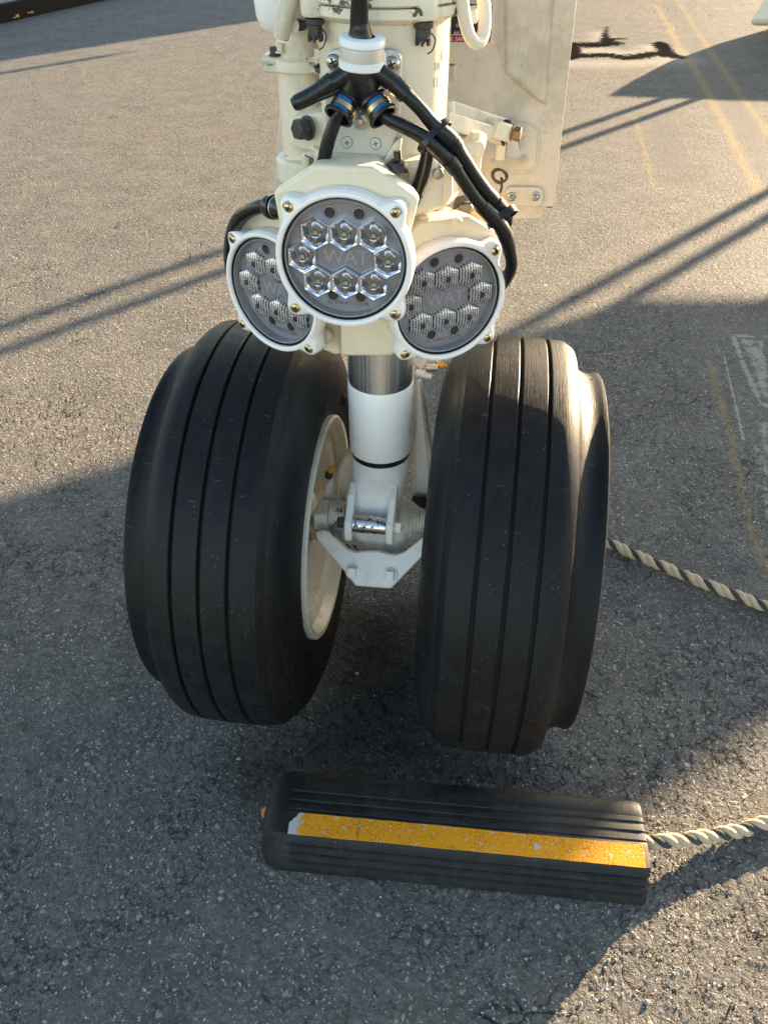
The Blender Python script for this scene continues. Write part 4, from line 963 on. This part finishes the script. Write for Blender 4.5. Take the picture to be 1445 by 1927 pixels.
obj('rope_knot', MB().tube([CM @ Vector((.002, .062, .030)), CM @ Vector((-.0012, .060, .028)), CM @ Vector((-.0014, .056, .024)), CM @ Vector((.002, .054, .024))], .0035, 10), plain('orange_rope_end', (.45, .14, .06), .8), chock)

def rope(label, pts, lay=.043, r=.0046, seed=1):
    t = thing('rope', label, 'rope', pts[len(pts)//2])
    P_ = [Vector(p) for p in pts]; E_ = [P_[0]*2-P_[1]]+P_+[P_[-1]*2-P_[-2]]; path = []
    for i in range(len(P_)-1):
        L = (P_[i+1]-P_[i]).length; n = max(2, int(L/.0016))
        for k in range(n):
            u = k/n; a, b, c, d = E_[i:i+4]; path.append(.5*((2*b)+(c-a)*u+(2*a-5*b+4*c-d)*u*u+(3*b-a-3*c+d)*u**3))
    path.append(P_[-1]); s = 0; S_ = [0]
    for a, b in zip(path[:-1], path[1:]): s += (b-a).length; S_.append(s)
    rd = random.Random(seed); ph = rd.uniform(0, 6)
    T = [(path[min(i+1, len(path)-1)]-path[max(i-1, 0)]).normalized() for i in range(len(path))]
    fib = MB()
    for k in range(3):
        c = []
        for p, tt, ss in zip(path, T, S_):
            x = Vector((0, 0, 1)); x = (x-tt*x.dot(tt)).normalized(); y = tt.cross(x); a = 2*math.pi*ss/lay+k*2*math.pi/3+ph
            c.append(p+(x*math.cos(a)+y*math.sin(a))*r*.98)
        mb = MB(); seg = 12; rr = []
        for i, p in enumerate(c):
            tt = (c[min(i+1, len(c)-1)]-c[max(i-1, 0)]).normalized(); x = Vector((0, 0, 1)); x = (x-tt*x.dot(tt)).normalized(); y = tt.cross(x)
            # yarns: a fluted cross-section that twists the other way
            rr.append([p+(x*math.cos(g)+y*math.sin(g))*r*(1.10 if k < 2 else .88)*(1+.07*math.cos(5*(g-S_[i]*260))) for g in [2*math.pi*j/seg for j in range(seg)]])
            if k < 2 and rd.random() < .9:
                g = rd.uniform(0, 6.28); d = (x*math.cos(g)+y*math.sin(g)); q = p+d*r; e = (d+Vector((rd.uniform(-1, 1), rd.uniform(-1, 1), rd.uniform(-.6, 1)))*.9).normalized()
                if q.z > .004: fib.tube([q-d*.0003, q+e*rd.uniform(.002, .006)], 0.0002, 3, False, 1)
        mb.rings(rr, True, True, True)
        obj('strand', mb, ROPEB if k < 2 else ROPEK, t, label='black strand' if k == 2 else None, angle=70)
    f = obj('loose_fibre', fib, ROPEB, t); f['kind'] = 'stuff'
    return t
rz = .0102
rope('tan and black twisted rope tied to the right end of the striped chock', [CM @ Vector((CL-.03, .068, .028)), atz(1214, 1583, .028), atz(1245, 1584, .027), atz(1290, 1580, .021), atz(1340, 1572, .014), atz(1395, 1562, rz), atz(1445, 1546, rz), atz(1520, 1520, rz), atz(1640, 1500, rz), atz(1800, 1515, rz)], seed=3)
rope('tan and black twisted rope trailing from behind the right tyre', [atz(1060, 985, rz), atz(1120, 1009, rz), atz(1150, 1024, rz), atz(1200, 1046, rz), atz(1262, 1072, rz), atz(1330, 1100, rz+.001), atz(1400, 1126, rz), atz(1445, 1143, rz), atz(1540, 1170, rz), atz(1700, 1230, rz)], seed=8)

gm = MB(); rd = random.Random(21)
for k in range(520):
    d = rd.random()**1.6; px = rd.uniform(-60, 1500); py = 1900-d*1250; p = atz(px, py)
    if -.28 < p.x < .30 and -.02 < p.y < .30: continue
    r = rd.uniform(.0010, .0022) if rd.random() < .9 else rd.uniform(.0025, .0042)
    v_ = [p+Vector((r*a*rd.uniform(.6, 1.3), r*b*rd.uniform(.6, 1.3), r*c*rd.uniform(.4, .9)+r*.2)) for a, b, c in ((1, 0, 0), (.3, .95, 0), (-.8, .6, 0), (-.8, -.6, 0), (.3, -.95, 0), (0, 0, 1), (.1, .1, -.8))]
    gm.add(v_, [[i, (i+1) % 5, 5] for i in range(5)]+[[(i+1) % 5, i, 6] for i in range(5)])
gr = obj('loose_grit', gm, plain('grit_stone', (.26, .245, .215), .8, var=.6, vscale=9), None, angle=10); tag(gr, kind='stuff')
# ================================================================ far corners of the frame
k0 = atz(0, 45); k1 = atz(182, 4); kd = (k1-k0).normalized(); kn_ = Vector((-kd.y, kd.x, 0))
ka, kb = k0-kd*2.5, k1+kd*2.5
kerb = thing('kerb', 'low black kerb with grey top at the far left edge of the apron', 'kerb', k0)
def strip(name, o0, o1, z0, z1, mat, bev=.01):
    return obj(name, MB().rings([[p+kn_*a+Vector((0, 0, z)) for a, z in ((o0, z0), (o0, z1), (o1, z1), (o1, z0))] for p in (ka, kb)], True, True, True), mat, kerb, bevel=bev)
strip('kerb_face', 0, .06, -.02, .105, plain('black_kerb_paint', (.010, .010, .010), .8, spec=.1, bump=.0006, bscale=60, var=.4), .012)
strip('kerb_top', .062, .55, -.02, .112, plain('grey_concrete_top', (.17, .17, .17), .8, bump=.003, bscale=60, var=.2), .01)
strip('red_edge', .552, .8, -.02, .135, plain('red_kerb_paint', (.28, .03, .025), .6, var=.3))
ch = MB(); rd = random.Random(2)
for k in range(30):
    p = k0-kd*.55+kd*(k*.03); a = rd.uniform(.004, .018); 
    if k < 16 or rd.random() < .4: ch.box((0, 0, 0), (rd.uniform(.01, .03), .003, a), Matrix.Translation(p-kn_*.003+Vector((0, 0, .012+rd.uniform(0, .012)))) @ Matrix.Rotation(math.atan2(kd.y, kd.x), 4, 'Z'))
obj('yellow_paint_remnant', ch, plain('old_yellow_paint', (.42, .25, .03), .7, var=.4, vscale=80), kerb)['kind'] = 'stuff'
c0 = atz(1425, 40, .08)
cart = thing('ground_cart', 'pale rounded fairing at the top right corner throwing a pointed shadow', 'cart', (c0.x+.5, c0.y+.5, 0))
def rb(x0, x1, y0, y1, z, r=.08):
    out = []
    for cx, cy, a0 in ((x1-r, y0+r, -90), (x1-r, y1-r, 0), (x0+r, y1-r, 90), (x0+r, y0+r, 180)):
        for k in range(5): a = math.radians(a0+k*22.5); out.append(Vector((cx+r*math.cos(a), cy+r*math.sin(a), z)))
    return out
cx, cy = c0.x, c0.y
def pz(x0, y0, z, w=1.3, d=.7): return [Vector((x0, y0, z)), Vector((x0+w, y0, z)), Vector((x0+w, y0+d, z)), Vector((x0+d*.74, y0+d, z))]
obj('fairing', MB().rings([pz(cx-.03, cy+.03, .05), pz(cx-.05, cy, .08), pz(cx+.03, cy+.03, .25), pz(cx+.18, cy+.06, .40, 1.1), pz(cx+.30, cy+.08, .50, .9)], True, True, True), plain('cream_fairing_paint', (.80, .73, .60), .35, var=.04), cart, bevel=.03, seg=4, angle=60)
for x in (.35, 1.0):
    obj('cart_wheel', MB().cyl((cx+x, cy+.3, .09), (cx+x+.06, cy+.3, .09), .09, 28), BLACKP, cart, bevel=.01)

# ================================================================ shadow casters added outside the frame, and the unseen fuselage
u = Vector((math.cos(SUN_AZ), math.sin(SUN_AZ), 0)); nn_ = Vector((-u.y, u.x, 0)); tn = math.tan(SUN_EL)
S0 = 5.0
bl = thing('shadow_block', 'grey shadow block with raised overhang, added out of view beside the nose gear', 'shadow caster', u*S0)  # made-up unseen mass, outline shaped to cast the wide shadow over the gear
hh = lambda s_: (S0-s_)*tn
outline = [(-.52, .12), (-.50, hh(.45)), (-.484, hh(.28)), (-.425, hh(.09)), (-.40, 1.25), (-.29, 1.33), (-.20, 1.42), (-.07, 1.595), (.0, 1.62), (.05, 1.69), (.90, 1.69), (.86, 1.25), (.803, hh(-.22)), (.734, hh(.03)), (.5, hh(.96)), (.388, hh(1.41)), (.13, hh(1.66)), (.11, .12)]
obj('shadow_block_body', MB().rings([[u*(S0+d)+nn_*a+Vector((0, 0, z+(d*tn if z > .5 else 0))) for a, z in outline] for d in (0, .9)], True, True, True), plain('shadow_block_grey', (.35, .35, .34), .5), bl, bevel=.015)
for d in (.2, .7):
    for a in (-.46, .0):
        obj('shadow_block_wheel', MB().cyl(u*(S0+d)+nn_*a+Vector((0, 0, .17)), u*(S0+d)+nn_*(a+.12)+Vector((0, 0, .17)), .17, 28), BLACKP, bl, bevel=.02)
fr = thing('shadow_posts', 'grey steel posts and rail added beyond the right edge to cast shadow bands', 'added shadow posts', u*6.4+nn_)  # unseen posts added to cast the thin shadow bands
for a in (1.475, 1.35, .51, .40):
    b_ = u*6.4+nn_*a
    obj('post', MB().cyl(b_, b_+Vector((0, 0, 2.4)), .024, 16), STEEL, fr)
obj('shadow_rail', MB().cyl(u*6.4+nn_*.3+Vector((0, 0, 2.4)), u*6.4+nn_*1.6+Vector((0, 0, 2.4)), .03, 16), STEEL, fr)
tk = thing('shadow_box', 'white box on wheels added beyond the top of the frame to cast shade', 'added shadow box', u*9.5+nn_*6)  # unseen box added to shade the far left corner
def tbox(n0, n1, s0, s1, z0, z1, name, mat, bev=.05):
    return obj(name, MB().rings([[u*s_+nn_*n_+Vector((0, 0, z)) for n_, s_ in ((n0, s0), (n1, s0), (n1, s1), (n0, s1))] for z in (z0, z1)], True, True, True), mat, tk, bevel=bev)
tbox(4.62, 8.6, 9.2, 11.2, 1.32, 3.0, 'shadow_box_main', WHITE); tbox(8.7, 10.3, 9.3, 11.1, .45, 2.2, 'shadow_box_side', WHITE, .12)
tbox(4.29, 4.35, 9.3, 9.36, 1.53, 2.6, 'stripe_caster', STEEL, .01); tbox(4.352, 4.64, 9.3, 9.36, 2.5, 2.58, 'stripe_caster_arm', STEEL, .01)  # hanging bar added to cast a thin shadow stripe, with its arm
for n_ in (5.4, 9.2):
    for s_ in (9.25, 10.85): obj('shadow_box_wheel', MB().cyl(u*s_+nn_*n_+Vector((0, 0, .42)), u*(s_+.28)+nn_*n_+Vector((0, 0, .42)), .42, 32), BLACKP, tk, bevel=.04)
fu = thing('aircraft_fuselage', 'white aircraft forward fuselage above the nose gear', 'aircraft', (0, 0, 1.3))
FM = frame((0, 0, 2.36), (0, 1, 0), (1, 0, 0))
obj('fuselage_shell', MB().lathe([(0, -.70), (.22, -.65), (.42, -.5), (.62, -.2), (.78, .25), (.92, .9), (1.0, 1.8), (1.02, 6.0), (.9, 6.05), (0, 6.05)], FM, 64), plain('grey_belly_paint', (.16, .17, .19), .35), fu, angle=60)
